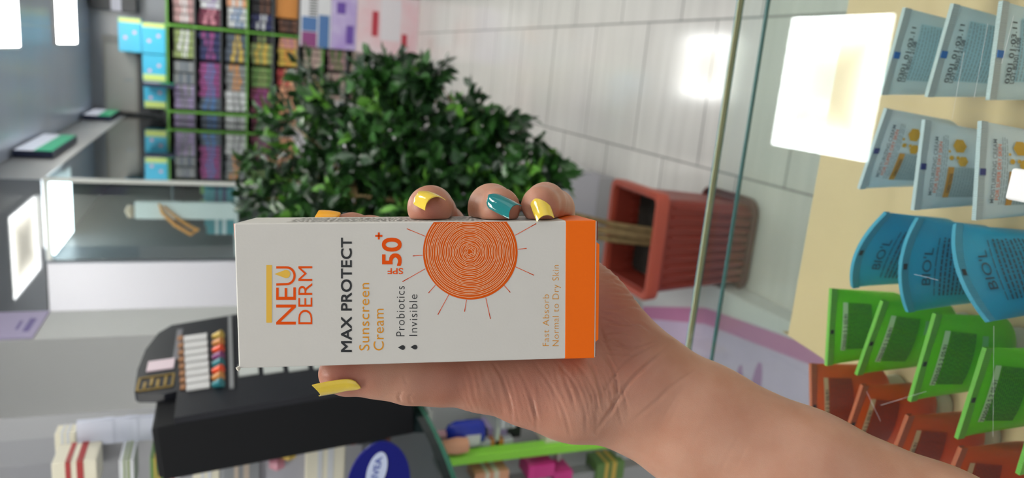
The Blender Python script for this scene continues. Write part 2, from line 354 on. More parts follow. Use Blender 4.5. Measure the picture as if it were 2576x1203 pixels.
tag(rb.build('ribbon', mat('orange_ribbon', srgb(225, 150, 50), .5), smooth=True), 'orange ribbon hanging over the tall white pack in the showcase', 'ribbon')

# ================================================================== BACK WALL
t = empty('wall_cupboard', (-.30, YB + .04, 1.90), 'beige upper cupboard beside a dark gap on the back wall', 'cupboard')
MB().box((-.29, -.08, .05), (.28, 0, .44)).build('body', mat('beige_grey', (.30, .285, .26, 1), .5), t)
MB().box((-.28, -.085, .22), (.22, -.081, .42), bev=.001).build('door', mat('beige_door', (.42, .40, .37, 1), .45), t)
MB().box((-.29, -.10, .05), (.16, -.081, .20)).build('dark_panel', dark, t)
MB().box((-.05, -.095, .24), (-.03, -.086, .30)).build('handle', steel, t)
t = empty('speaker_box', (.30, YB - .03, 2.10), 'dark wall box with a pale vertical stripe, right of the beige cupboard', 'box')
MB().box((-.14, -.05, 0), (.22, .07, .31), bev=.005).build('housing', dark, t); MB().box((-.14, -.056, .10), (.22, -.051, .17)).build('stripe', mat('pale_stripe', (.5, .5, .6, 1), .4), t)

# green framed rack
YR = YB - .02   # front of rack
t = empty('product_rack', (.25, YB, 0), 'tall green-framed rack packed with cartons against the back wall', 'shelf')
x0r, x1r = -.857, .85
zrows = [1.70, 1.515, 1.325, 1.135, .945, .755, .565, .375, .185, .04]
MB().box((x0r, .02, 0), (x1r, .04, 1.89)).build('back_panel', mat('rack_back', (.035, .037, .045, 1), .6), t)
for z in zrows + [1.885]:
    s = MB().box((x0r, -.27, z - .010), (x1r, .02, z)).build('shelf', mat('rack_shelf', (.10, .11, .12, 1), .5), t)
    if z in (1.885, 1.325, .755): MB().box((x0r, -.285, z - .010), (x1r, -.27, z + .002)).build('front_edge', gframe, s)
for x in (-.79, -.155, .42): MB().box((x - .008, -.29, 0), (x + .008, -.27, 1.9)).build('upright', gframe, t)
# shelf contents: (row, [(from X, to X, body, band, count)])
def rack_row(ri, segs, hh=.155):
    z = zrows[ri]; ordn = ['top', 'second', 'third', 'fourth', 'fifth', 'sixth', 'seventh', 'eighth', 'ninth', 'bottom'][ri]
    for (xa, xb, c1, c2, n) in segs:
        w = (xb - xa) / n
        for k in range(n):
            x = xa + w * (k + .5); h = hh * rnd.uniform(.86, 1.0)
            carton(x, YB - .17, z + .0005, w * .86, .14, h, K(c1), K(c2), '%s carton with %s band on the %s shelf of the green rack' % (c1, c2, ordn),
                   group='%s and %s cartons on the %s rack shelf' % (c1, c2, ordn), band=(rnd.uniform(.15, .4), rnd.uniform(.55, .85)))
_rr = rack_row
def rack_row(ri, segs, hh=.155):
    _rr(ri, [(-.606, -.556, segs[0][2], segs[0][3], 1)] + segs, hh)
rack_row(0, [(-.52, -.34, 'lilac', 'grey', 4), (-.34, -.16, 'grey', 'slate', 2), (-.14, .07, 'olive', 'white', 4), (.12, .30, 'rose', 'white', 3), (.30, .40, 'brown', 'beige', 2)], .15)
rack_row(1, [(-.52, -.42, 'slate', 'blue', 2), (-.42, -.16, 'magenta', 'blue', 6), (-.14, .07, 'navy', 'magenta', 4), (.12, .24, 'maroon', 'pink', 3), (.24, .40, 'white', 'lilac', 3)], .155)
rack_row(2, [(-.52, -.36, 'white', 'grey', 3), (-.36, -.16, 'grey', 'orange', 4), (-.14, .07, 'slate', 'yellow', 4), (.12, .27, 'white', 'blue', 3), (.27, .40, 'peach', 'white', 2)], .155)
rack_row(3, [(-.52, -.32, 'maroon', 'magenta', 4), (-.32, -.16, 'green', 'olive', 3), (-.14, .02, 'olive', 'yellow', 3), (.02, .08, 'black', 'olive', 1), (.12, .24, 'navy', 'white', 2), (.24, .40, 'black', 'brown', 2)], .16)
rack_row(4, [(-.52, -.30, 'peach', 'brown', 4), (-.30, -.16, 'red', 'peach', 2), (-.14, .0, 'yellow', 'orange', 3), (.0, .08, 'peach', 'pink', 2), (.12, .22, 'brown', 'black', 2)], .15)
rack_row(5, [(-.52, -.16, 'rose', 'beige', 6), (-.14, .07, 'beige', 'rose', 4)], .15)
rack_row(6, [(-.52, -.16, 'beige', 'rose', 6), (-.14, .07, 'rose', 'green', 4)], .15)
rack_row(7, [(-.52, -.16, 'rose', 'grey', 6), (-.14, .2, 'beige', 'grey', 6)], .15)
rack_row(8, [(-.52, -.16, 'white', 'lilac', 5), (-.14, .2, 'lilac', 'white', 5)], .13)
carton(.31, YB - .17, zrows[4] + .001, .16, .15, .165, K('orange'), K('orange'), 'large plain orange carton at the right end of the fifth rack shelf')
# blue packs on top of the rack
bl = mat('pack_blue', srgb(70, 185, 225), .35); yl_ = mat('pack_yellow', srgb(205, 225, 130), .4); pk = mat('pack_pink', srgb(235, 180, 205), .4)
def bluepack(x0, x1, z0, z1, label, ybar='right'):
    t = empty('blue_pack', ((x0 + x1) / 2, YB - .17, z0), label, 'package', group='blue packs on top of the green rack')
    w = (x1 - x0) / 2 - .003; h = z1 - z0 - .002
    MB().box((-w, -.08, 0), (w, .08, h), bev=.004).build('carton', bl, t)
    if ybar == 'right': MB().box((w - .035, -.0812, .004), (w - .003, -.0802, h - .004)).build('yellow_band', yl_, t)
    else: MB().box((-w + .003, -.0812, .004), (-w + .05, -.0802, h - .004)).build('yellow_band', yl_, t)
    for k in range(2):
        MB().lathe([(.012, 0), (.012, .001)], n=12).build('pink_dot', pk, t); d = bpy.context.collection.objects[-1]
        d.rotation_euler = (math.pi / 2, 0, 0); d.location = (w * .0 + (-.02 if k else .02), -.0805, h * (.3 + .4 * k))
bluepack(-.13, .12, 2.055, 2.21, 'upper blue pack at the top of the pile on the green rack'); bluepack(-.13, .10, 1.894, 2.055, 'blue pack under the topmost blue pack, on the green rack')
bluepack(-.33, -.13, 1.894, 2.055, 'plain middle blue pack on the green rack, level with the farthest sign', 'left'); bluepack(-.53, -.33, 1.894, 2.05, 'blue pack with a yellow left end at the left corner of the rack top', 'left')

# posters and flat packs leaning on the rack
def poster(x0, x1, z0, z1, Y, base, blocks, label, cat='poster', name='poster_board', th=.012):
    t = empty(name, ((x0 + x1) / 2, Y, z0), label, cat); w = (x1 - x0) / 2; h = z1 - z0
    MB().box((-w, 0, 0), (w, th, h), bev=.002).build('board', base, t)
    for nm, mm, a, b, c, d in blocks: MB().box((-w + 2 * w * a, -.001, h * c), (-w + 2 * w * b, -.0001, h * d)).build(nm, mm, t)
    return t
grad = mat('pink_poster', srgb(238, 196, 204), .35, noise=.10, nscale=4, col2=srgb(235, 222, 226))
YP = YB - .33
poster(.02, .48, .0, .50, YP, grad, [('red_text', mat('red_ink', srgb(190, 60, 75), .5), .30, .72, .66, .76), ('red_text', MATS['red_ink'], .12, .38, .18, .27), ('white_panel', mat('paper_white', srgb(232, 226, 232), .4), .25, .95, .30, .62)], 'pink promotional poster with red lettering standing on the floor by the rack')
poster(.03, .48, .503, .70, YP, mat('purple_poster', srgb(176, 150, 215), .35, col2=srgb(215, 205, 235), nscale=5), [('purple_text', mat('purple_ink', srgb(110, 80, 170), .5), .10, .42, .1, .4), ('logo', MATS['purple_ink'], .6, .8, .45, .8)], 'purple and white poster standing above the pink one')
t = poster(.03, .48, .703, .935, YP, mat('book_white', srgb(225, 226, 230), .4), [('blue_band', K('blue'), .0, .55, .05, .40), ('magenta_band', K('magenta'), .0, .25, .45, .95), ('blue_block', K('blue'), .26, .5, .45, .95)] + [('bar', black, .52 + .045 * k, .54 + .045 * k, .45, .72) for k in range(10)], 'white pack with blue and magenta blocks standing on the purple poster', 'package', 'striped_pack')
MB().box((.45, YB - .03, 0), (1.5, YB + .04, 1.0)).build('trim_2', white)['kind'] = 'structure'
# ================================================================== PLANT
terra = mat('terracotta_plastic', srgb(138, 50, 36), .5, noise=.10, nscale=12)
def rrect(hx, hy, r, n=5):
    out = []
    for cx, cy, a0 in ((hx - r, hy - r, 0), (-hx + r, hy - r, 90), (-hx + r, -hy + r, 180), (hx - r, -hy + r, 270)):
        for k in range(n + 1): a = math.radians(a0 + 90 * k / n); out.append((cx + r * math.cos(a), cy + r * math.sin(a)))
    return out
def loft(mb, secs, cap0=True, cap1=True, mi=0):
    n = len(secs[0][0]); vs = []; fs = []
    for pts, z in secs: vs += [(x, y, z) for x, y in pts]
    for i in range(len(secs) - 1):
        for k in range(n): fs.append((i * n + k, i * n + (k + 1) % n, (i + 1) * n + (k + 1) % n, (i + 1) * n + k))
    if cap0: fs.append(tuple(range(n))[::-1])
    if cap1: fs.append(tuple((len(secs) - 1) * n + k for k in range(n)))
    return mb.add(vs, fs, mi)
PX, PY = -.462, 1.885
t = empty('flower_pot', (PX, PY, 0), 'square terracotta-coloured plastic plant pot on the tiled floor', 'plant pot')
b = MB(); H_ = .36
loft(b, [(rrect(.118, .100, .03), 0), (rrect(.122, .104, .03), .01), (rrect(.140, .122, .022), H_ - .05), (rrect(.141, .123, .022), H_ - .045), (rrect(.143, .125, .02), H_ - .045), (rrect(.144, .126, .02), H_ - .01), (rrect(.134, .116, .018), H_ - .01), (rrect(.128, .110, .018), .25)], True, False)
for k in range(9):
    for s in (-1, 1):
        f = -1 + 2 * (k + .5) / 9
        b.prism([(f * .112 - .004, .02), (f * .112 + .004, .02), (f * .132 + .004, H_ - .06), (f * .132 - .004, H_ - .06)], s * .103 if s > 0 else -.103, s * .127 if s > 0 else -.127)
bb = b.build('body', terra, t)
r = MB(); loft(r, [(rrect(.142, .124, .022), H_ - .035), (rrect(.158, .139, .026), H_ - .032), (rrect(.160, .141, .026), H_), (rrect(.157, .138, .024), H_ + .006), (rrect(.142, .124, .02), H_ + .004), (rrect(.138, .120, .02), H_ - .03)], False, False); r.build('rim', mat('terracotta_rim', srgb(178, 78, 58), .42, noise=.06, nscale=9), t, smooth=True)
loft(MB(), [(rrect(.126, .108, .018), .26), (rrect(.124, .106, .018), .275)]).build('soil', mat('soil', (.022, .017, .012, 1), .95, noise=.5, nscale=60, bump=.8, bscale=60), t)
for s in (-1, 1): MB().box((s * .10 - .015, .126, .28), (s * .10 + .015, .142, .30), bev=.004).build('lug', terra, t)
loft(MB(), [(rrect(.11, .10, .04), .0), (rrect(.145, .13, .05), .006), (rrect(.150, .135, .05), .03), (rrect(.145, .13, .05), .03), (rrect(.135, .12, .04), .012)]).build('saucer', mat('saucer_brown', srgb(95, 50, 42), .5), t, smooth=True)

t = empty('indoor_tree', (PX, PY, .275), 'bushy green leafy indoor tree rising from the terracotta pot', 'plant')
def L_(p): return Vector(p) - Vector((PX, PY, .275))
bark = mat('bark', srgb(160, 135, 92), .8, noise=.35, nscale=40)
tr = MB(); rt = random.Random(11)
trunk_pts = [Vector((0, 0, -.01)), Vector((.01, .03, .12)), Vector((.02, .10, .28)), Vector((.03, .18, .45)), Vector((.04, .26, .65)), Vector((.05, .32, .85))]
tr.tube(trunk_pts, [.014, .012, .011, .010, .008, .005], 10)
tr.tube([Vector((-.02, .01, -.01)), Vector((-.015, .04, .13)), Vector((.0, .10, .27)), Vector((-.03, .18, .42)), Vector((-.12, .26, .70))], [.011, .010, .008, .007, .004], 8)
tr.tube([Vector((.02, -.005, -.01)), Vector((.03, .04, .12)), Vector((.05, .10, .24)), Vector((.12, .13, .36)), Vector((.2, .2, .55))], [.010, .009, .008, .006, .003], 8)
# clusters given by where foliage masses sit (pixel, distance, radius m, weight)
cl = [(700, 450, 2.45, .10, .40), (760, 330, 2.45, .09, .38), (830, 440, 2.4, .13, 1.1), (880, 310, 2.4, .12, 1.1), (965, 215, 2.35, .08, .85), (985, 165, 2.35, .035, .25), (960, 420, 2.3, .15, 2.0), (1040, 300, 2.3, .11, 1.3),
      (1070, 220, 2.3, .05, .4), (1095, 190, 2.3, .022, .12), (1060, 430, 2.3, .13, 1.7), (1150, 380, 2.25, .09, 1.0), (1175, 310, 2.25, .045, .4), (1205, 270, 2.25, .025, .14), (1245, 345, 2.2, .045, .42), (1268, 300, 2.2, .025, .14), (1160, 480, 2.2, .11, 1.3), (1340, 440, 2.1, .040, .30), (1350, 370, 2.1, .022, .08),
      (1235, 440, 2.15, .045, .25), (900, 540, 2.3, .15, 1.7), (1050, 560, 2.25, .14, 1.5), (730, 540, 2.45, .11, .6), (805, 240, 2.5, .045, .14), (640, 390, 2.5, .03, .07), (690, 280, 2.5, .04, .08), (820, 620, 2.35, .13, 1.0), (650, 500, 2.5, .05, .16), (1315, 475, 2.1, .04, .25), (1375, 440, 2.1, .025, .15), (1250, 520, 2.15, .06, .5), (780, 180, 2.5, .02, .04)]
for i, (px, py, dd, rr, w) in enumerate(cl):
    c = L_(dep(px, py, dd)); a = trunk_pts[min(5, max(1, int((c.z) / .18)))] ; mid = (a + c) / 2 + Vector((0, 0, -.04))
    tr.tube([a, mid, c], [.006, .004, .0015], 6)
tr.build('trunk', bark, t, smooth=True)
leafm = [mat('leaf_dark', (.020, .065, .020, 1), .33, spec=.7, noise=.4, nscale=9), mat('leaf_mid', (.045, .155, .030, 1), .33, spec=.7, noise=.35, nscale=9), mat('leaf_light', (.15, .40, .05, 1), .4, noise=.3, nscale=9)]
lv = MB(); 
def leaf(mb, p, d, n, ln, wd, mi):
    d = d.normalized(); s = d.cross(n).normalized(); n = s.cross(d).normalized()
    pts = []
    prof = [(0, 0), (.25, .8), (.5, 1.0), (.75, .65), (1.0, 0)]
    c = [p + d * (ln * a) + n * (-.15 * ln * a * a) for a, _ in prof]
    vs = [c[0]]
    for i in (1, 2, 3): vs += [c[i] - s * wd * prof[i][1] + n * wd * .3, c[i], c[i] + s * wd * prof[i][1] + n * wd * .3]
    vs.append(c[4])
    fs = [(0, 2, 1), (0, 3, 2), (1, 2, 5, 4), (2, 3, 6, 5), (4, 5, 8, 7), (5, 6, 9, 8), (7, 8, 10), (8, 9, 10)]
    mb.add(vs, fs, mi)
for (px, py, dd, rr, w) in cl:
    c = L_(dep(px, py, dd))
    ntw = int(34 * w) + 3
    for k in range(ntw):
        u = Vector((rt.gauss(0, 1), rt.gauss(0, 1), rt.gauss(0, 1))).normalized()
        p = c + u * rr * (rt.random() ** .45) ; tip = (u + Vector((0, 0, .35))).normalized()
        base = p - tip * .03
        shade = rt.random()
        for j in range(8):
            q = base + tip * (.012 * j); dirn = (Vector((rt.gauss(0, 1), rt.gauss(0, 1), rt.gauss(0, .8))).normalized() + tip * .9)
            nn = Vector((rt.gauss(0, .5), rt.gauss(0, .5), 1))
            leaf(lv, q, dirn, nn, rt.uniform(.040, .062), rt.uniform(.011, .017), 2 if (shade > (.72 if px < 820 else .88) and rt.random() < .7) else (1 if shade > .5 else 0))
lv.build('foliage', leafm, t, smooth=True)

# low white plinth and poster on it, left of the pot
t = empty('floor_plinth', (-.95, 1.65, 0), 'low white platform on the floor beside the pot, under the pink poster', 'platform')
MB().box((-.45, -.75, 0), (.355, .55, .085), bev=.004).build('base', white, t)
t = empty('floor_poster', (-.95, 1.65, .0865), 'pale lilac poster with a pink border lying flat beside the pot', 'poster')
pp = [(.355, -.75), (.330, -.31), (.275, .18), (.16, .53), (-.42, .54), (-.42, -.75)]
MB().prism(pp, 0, .003, axis='z').build('sheet', mat('poster_lilac', srgb(214, 194, 222), .3, noise=.08, nscale=6), t)
MB().prism([(.355, -.75), (.330, -.31), (.275, .18), (.16, .53), (.115, .53), (.225, .17), (.282, -.32), (.305, -.75)], .0031, .0036, axis='z').build('border', mat('poster_pink', srgb(200, 130, 172), .3), t)
mm = MB()
for (a, b_, c_, d_) in ((.16, .26, -.46, -.33), (.05, .21, -.12, -.08), (.05, .17, -.04, -.01), (.06, .12, .22, .30)): mm.prism([(a + (b_ - a) * (.5 + .5 * math.cos(q)), c_ + (d_ - c_) * (.5 + .5 * math.sin(q))) for q in [2 * math.pi * k / 14 for k in range(14)]], .0031, .0036, axis='z')
mm.build('print', mat('poster_mauve', srgb(168, 120, 168), .4), t)

# ================================================================== LEFT SIDE: GLASS COUNTER, MAKE-UP STAND, SHELF UNIT
ctr = empty('glass_counter', (-.75, 1.05, 0), 'dark green glass counter with a curved edge under the make-up stand', 'counter')
ZT = 1.215
def arcpoly(): 
    pts = [(-.70, .55), (-.70, -.13)]
    for q_ in ((1122, 1240), (1112, 1200), (1098, 1160), (1082, 1120), (1066, 1085), (1048, 1050), (1028, 1015), (1000, 975), (960, 925)):
        p_ = onz(*q_, ZT); pts.append((p_.x + .75, p_.y - 1.05))
    pts += [(.334, .55)]
    return pts
MB().prism(arcpoly(), ZT - .012, ZT, axis='z').build('top', mat('dark_green_glass', (.008, .016, .017, 1), .06, spec=.5), ctr)
MB().prism([(x * .999, y * .999) for x, y in arcpoly()], ZT - .020, ZT - .0125, axis='z').build('top_edge', mat('green_rim', (.03, .15, .10, 1), .2), ctr)
MB().box((-.70, .46, 0), (-.26, .53, ZT - .021)).build('carcass', mat('counter_carcass', (.42, .43, .43, 1), .4), ctr)

md = empty('makeup_stand', (-.572, 1.05, ZT), 'black make-up tester stand with swatches and a gold logo, behind the thumb', 'display stand')
LEAN = -.10; md.rotation_euler = (0, LEAN, 0)
MI = (Matrix.Translation((-.572, 1.05, ZT)) @ Matrix.Rotation(LEAN, 4, 'Y')).inverted()
XF = .088      # side face (local x)
def mdp(x, y):      # photo point -> local (y, z) on the stand's side face
    o_ = MI @ CO; d_ = MI.to_3x3() @ ray(x, y); q_ = o_ + d_ * ((XF - o_.x) / d_.x); return q_.y, q_.z
MB().box((-.004, 0, 0), (XF - .012, .30, .372), bev=.004).build('body', black, md)
MB().box((-.006, -.004, 0), (XF - .010, .001, .366), bev=.002).build('end_panel', black, md)
hp = [mdp(*q) for q in ((446, 984), (412, 992), (346, 992), (338, 986), (346, 930), (366, 880), (398, 838), (432, 818), (600, 790), (800, 760))]
hp += [(hp[-1][0], .02), (-.002, .02), (-.002, hp[0][1])]
MB().prism(hp, XF - .014, XF, axis='x').build('tester_panel', mat('charcoal_panel', (.012, .013, .018, 1), .4, spec=.3), md)
def sideq(name, m_, x0, x1, y0, y1, th=.002, bev=.0):
    """small plate on the side face covering the photo span x0..x1, y0..y1"""
    a_ = mdp(x0, (y0 + y1) / 2); b_ = mdp(x1, (y0 + y1) / 2); c_ = mdp((x0 + x1) / 2, y0); d_ = mdp((x0 + x1) / 2, y1)
    return MB().box((XF + .0003, d_[0], b_[1]), (XF + th, c_[0], a_[1]), bev=bev).build(name, m_, md)
sideq('pink_label', mat('label_pink', srgb(225, 205, 215), .4), 372, 438, 908, 932)
gm = mat('gold_print', srgb(165, 135, 55), .35, metal=.4)
gb = MB(); p0 = mdp(342, 985); p1 = mdp(440, 940)
y0_, y1_, z0_, z1_ = p0[0] - .003, p1[0], p1[1], p0[1]
for (a_, b_, c_, d_) in ((0, 1, 0, .05), (0, 1, .95, 1), (0, .05, 0, 1), (.95, 1, 0, 1), (.15, .85, .2, .27), (.15, .7, .4, .48), (.3, .85, .58, .66), (.15, .6, .76, .83)):
    gb.box((XF + .0002, y0_ + (y1_ - y0_) * a_, z0_ + (z1_ - z0_) * c_), (XF + .0015, y0_ + (y1_ - y0_) * b_, z0_ + (z1_ - z0_) * d_))
gb.build('gold_logo', gm, md)
swm = mat('swatch_white', srgb(212, 212, 212), .4); swb = mat('swatch_bronze', srgb(160, 110, 70), .4)
for k in range(8):
    yk = 976 - k * 17.5; off = -(k) * .0
    sideq('swatch', swm, 470 - k * 1.0, 528 - k * 1.0, yk - 7, yk + 6, .004, .0008); sideq('swatch_caption', swb, 454 - k * 1.0, 467 - k * 1.0, yk - 6, yk + 5, .002)
for k, cn in ((0, 'teal'), (1, 'orange'), (2, 'red'), (3, 'teal'), (4, 'magenta'), (5, 'red'), (6, 'orange'), (7, 'yellow')):
    yk = 974 - k * 17.5
    a_ = mdp(537, yk); b_ = mdp(560, yk)
    MB().tube([(XF + .003, a_[0], a_[1]), (XF + .008, b_[0], b_[1])], [.0045, .008], 10).build('colour_tester', mat('tester_red', srgb(240, 85, 45), .3) if cn == 'red' else K(cn), md, smooth=True)
sideq('ledge', steel, 576, 586, 800, 980, .004)
for k in range(4): sideq('sample_card', mat('card_pale', srgb(190, 195, 192), .4), 600 + k * 62, 650 + k * 62, 920 - k * 6, 946 - k * 6, .003)
sideq('header_print', mat('header_grey', (.16, .16, .18, 1), .4), 440, 455, 830, 905, .001)

# blue rounded header card with oval logo
t = empty('header_card', dep(948, 1203, .93), 'navy blue rounded display card with a pale oval logo, left of the thumb', 'display card', rz=.20)
cb = MB(); cb.prism([(-.012 + .058 * math.cos(a) , -.002 + .040 * math.sin(a) - .004 * math.cos(a)) for a in [2 * math.pi * k / 36 for k in range(36)]], -.003, .003).build('card', mat('royal_blue', srgb(8, 16, 108), .4, spec=.2), t)
MB().box((-.020, -.0015, -.085), (-.012, .0015, -.036)).build('stem', black, t)
ov = MB(); oc = lambda a: (.010 + .024 * math.cos(a) , .001 + .0125 * math.sin(a) - .005 * math.cos(a))
ov.prism([oc(a) for a in [2 * math.pi * k / 24 for k in range(24)]], -.0042, -.0032).build('oval_logo', mat('logo_white', srgb(185, 195, 222), .4), t)
vs, fs = text_geo('NIVEA', .02)
MB().add([(-.008 + a * .036, -.0045, .0015 - a * .008 + b * .009) for a, b in vs], fs).build('lettering', mat('logo_blue', srgb(60, 80, 160), .4), t)

# narrow shelf unit at the far left with lime post
sf = empty('side_shelf_unit', (-.80, 1.33, 0), 'grey shelf unit with a lime green post under the hand', 'shelf')
MB().box((-.30, .0, .62), (.14, .02, 1.16)).build('back_panel', mat('unit_grey', (.60, .62, .62, 1), .5), sf)
MB().box((-.06, -.115, 0.05), (.0, -.085, 1.17)).build('grey_post', steel, sf)
a = ony(1300, 1147, 1.2)
MB().box((a.x + .80 - .004, -.135, 0.05), (a.x + .80 + .014, -.105, 1.175), bev=.002).build('lime_post', lime, sf)
for z in (.72, .86, 1.0, 1.14): MB().box((-.30, -.10, z - .008), (.16, .10, z)).build('shelf', mat('shelf_pale', (.55, .57, .55, 1), .3), sf)
def pbox(x0, y0, x1, y1, Y, d, m_, m2, label, cat='box', name='carton', group=None, bev=.003):
    A = ony((x0 + x1) / 2, max(y0, y1), Y); B = ony((x0 + x1) / 2, min(y0, y1), Y); Tp = ony(min(x0, x1), (y0 + y1) / 2, Y); Bt = ony(max(x0, x1), (y0 + y1) / 2, Y)
    w = B.x - A.x; h = Tp.z - Bt.z
    return carton((A.x + B.x) / 2, Y + d / 2, Bt.z, w, d, h, m_, m2, label, cat, group, name)
pbox(1262, 1030, 1300, 1078, 1.22, .05, K('white'), K('grey'), 'small white carton just under the wrist side of the hand')
pbox(1375, 1082, 1500, 1116, 1.21, .06, K('cream'), K('white'), 'long pale carton standing next to the lime post')
pbox(1210, 1108, 1290, 1126, 1.23, .03, K('white'), K('orange'), 'small white carton with an orange spot beside the lime post')
pbox(1190, 1078, 1310, 1106, 1.25, .05, K('black'), K('lilac'), 'dark and lilac pack behind the lime post')
t = empty('lotion_bottle', ony(1165, 1090, 1.24), 'small blue lotion bottle with a white swirl beyond the counter edge', 'bottle')
MB().lathe([(.022, -.04), (.026, -.03), (.026, .015), (.02, .03), (.010, .036)], n=20, sy=.7).build('bottle_body', mat('bottle_blue', srgb(25, 50, 170), .25), t, smooth=True)
MB().lathe([(.010, .036), (.010, .055)], n=16).build('cap', mat('cap_rose', srgb(195, 150, 160), .4), t, smooth=True)
MB().box((-.018, -.0195, -.03), (.004, -.0178, .0)).build('label', K('white'), t)
o = MB().lathe([(.014, -.02), (.016, 0), (.012, .03), (.006, .036)], c=(0, 0, 0), n=14).build('tub', K('peach'), smooth=True, loc=ony(1150, 1122, 1.2)); tag(o, 'small peach-coloured tub next to the blue lotion bottle', 'tub')
for i, (x0, x1, y0, y1, cn, lab) in enumerate(((1330, 1395, 1172, 1203, 'pink', 'bright pink pack at the left edge beneath the hand'), (1395, 1440, 1188, 1212, 'pink', 'second bright pink pack below the first, at the left edge'), (1195, 1280, 1190, 1215, 'peach', 'peach-coloured pack at the left edge above the pink packs'))):
    pbox(x0, y0, x1, y1, 1.19, .05, mat('hot_pink', srgb(225, 60, 150), .35) if cn == 'pink' else K(cn), MATS['hot_pink'] if cn == 'pink' else K('cream'), lab)
pbox(1500, 1165, 1570, 1210, 1.21, .05, K('green'), K('yellow'), 'green and yellow pack at the left edge beside the forearm')

# narrow unit above the counter at the left edge of the frame
wu = empty('wall_shelf_unit', (-.86, 1.42, ZT), 'grey shelf unit behind the products at the left edge, beside the column', 'shelf')
MB().box((-.25, .05, 0), (.105, .16, ZC - ZT)).build('back_panel', mat('unit_grey2', (.36, .365, .385, 1), .5), wu)
MB().box((.05, -.05, .50), (.115, .05, ZC - ZT), bev=.004).build('grey_box', mat('unit_grey3', (.30, .305, .33, 1), .5), wu)
pbox(192, 1056, 412, 1114, 1.22, .012, mat('paper_sheet', srgb(203, 208, 224), .5), MATS['paper_sheet'], 'blank pale blue-white card standing between the column and the make-up stand', 'card', 'paper_card')
pbox(138, 1090, 192, 1150, 1.24, .03, K('cream'), K('white'), 'cream carton with small print behind the pale card', bev=.002)
ed = [(130, 245, 1162, 'cream', 'red', 'cream pack with red picture, topmost at the left edge'), (300, 338, 1158, 'white', 'olive', 'white pack with yellow-green label at the left edge'), (378, 412, 1152, 'green', 'yellow', 'lime green pack at the left edge beside the make-up stand'),
      (412, 450, 1165, 'white', 'red', 'white pack with a red corner under the lime green pack'), (485, 552, 1142, 'cream', 'white', 'plain cream pack at the left edge under the make-up stand'), (560, 655, 1136, 'grey', 'beige', 'silver-grey blister pack with gold print at the left edge'), (768, 868, 1124, 'cream', 'white', 'large cream carton next to the navy header card')]
for (x0, x1, yy, a_, b_, lab) in ed: pbox(x0, yy, x1, 1240, 1.16, .06, K(a_), K(b_), lab)
t = empty('zip_bag', ony(710, 1165, 1.18), 'clear plastic bag with pink and yellow contents at the left edge', 'bag')
MB().box((-.05, -.01, -.045), (.045, .01, .045), bev=.008).build('pouch', mat('bag_grey', srgb(170, 170, 178), .15), t, smooth=True)
MB().lathe([(.010, -.012), (.014, 0), (.008, .012)], c=(.010, -.014, .01), n=12).build('pink_item', K('pink'), t, smooth=True); MB().lathe([(.008, -.012), (.012, 0), (.006, .012)], c=(.024, -.014, -.008), n=12).build('yellow_item', K('yellow'), t, smooth=True)
t = empty('cream_jar', onz(905, 1095, ZT + .0205), 'small dark jar with an orange band on the counter behind the header card', 'jar')
MB().lathe([(.018, -.02), (.02, 0), (.018, .01)], n=18).build('jar_body', K('black'), t, smooth=True); MB().lathe([(.019, .0105), (.019, .02)], n=18).build('lid', mat('jar_rust', srgb(130, 60, 35), .4), t, smooth=True)
t = empty('cream_jar', onz(885, 1055, ZT + .0205), 'small grey-lidded jar beside the orange-banded jar', 'jar')
MB().lathe([(.012, -.02), (.013, 0), (.012, .01)], n=18).build('jar_body', K('black'), t, smooth=True); MB().lathe([(.012, .0105), (.012, .018)], n=18).build('lid', K('grey'), t, smooth=True)

# ================================================================== NEAR GLASS COUNTER WITH TUBES
ZG = 1.08; ZW = .965; YA = .566
nc = empty('display_counter', (0, .30, 0), 'glass-topped display counter in front, filled with standing tubes', 'counter')
MB().box((-.60, -.28, ZG - .006), (.70, YA - .30 - .003, ZG)).build('glass_top', G_top, nc)
e = MB().box((-.60, YA - .3022, ZG - .0062), (.70, YA - .3010, ZG + .0002)).build('top_edge', G_edge, nc)
MB().box((-.60, YA - .3030, ZG - .004), (.70, YA - .3022, ZG + .0004)).build('top_refraction', mat('edge_cream', srgb(205, 200, 160), .2), nc)  # cream strip painted for light refracted in the glass edge
MB().box((-.60, YA - .3010, ZG - .006), (.70, YA - .3002, ZG + .0001)).build('far_refraction', mat('edge_blue', srgb(70, 130, 150), .2), nc)  # blue strip, the other painted colour of that refraction
MB().box((-.60, YA - .308, .30), (.70, YA - .302, 1.0505)).build('front_glass', G_top, nc)
MB().box((-.60, YA - .308, 1.0505), (.70, YA - .3058, 1.0535)).build('front_edge', mat('glass_edge_thin', (.03, .13, .14, 1), .2), nc)
wood = mat('pale_wood', srgb(214, 184, 144), .45, noise=.12, nscale=7)
cA = onz(1963, 832, ZW); cB = onz(2071, 903, ZW)
MB().prism([(-.285, -.25), (.70, -.25), (.70, YA - .31), (cA.x, YA - .31), (cA.x, cA.y - .302), (cB.x, cB.y - .30), (-.285, cB.y - .36)], ZW - .014, ZW, axis='z').build('shelf', wood, nc)
for (xa, ya, xb, yb) in ((2450, 250, 2485, 60), (2395, 300, 2425, 130), (2300, 690, 2360, 705), (2180, 985, 2215, 1060), (2215, 1020, 2330, 985), (2500, 820, 2498, 1100), (2520, 160, 2550, 40)):
    p = onz(xa, ya, ZG + .0003); q = onz(xb, yb, ZG + .0003); d = (q - p).normalized(); s = d.cross(Vector((0, 0, 1))) * .00007
    o3 = Vector((0, .30, 0)); MB().quad(p - s - o3, p + s - o3, q + s - o3, q - s - o3).build('scratch', mat('scratch', (.6, .6, .6, 1), .3), nc)
q = onz(2562, 465, ZG + .001)
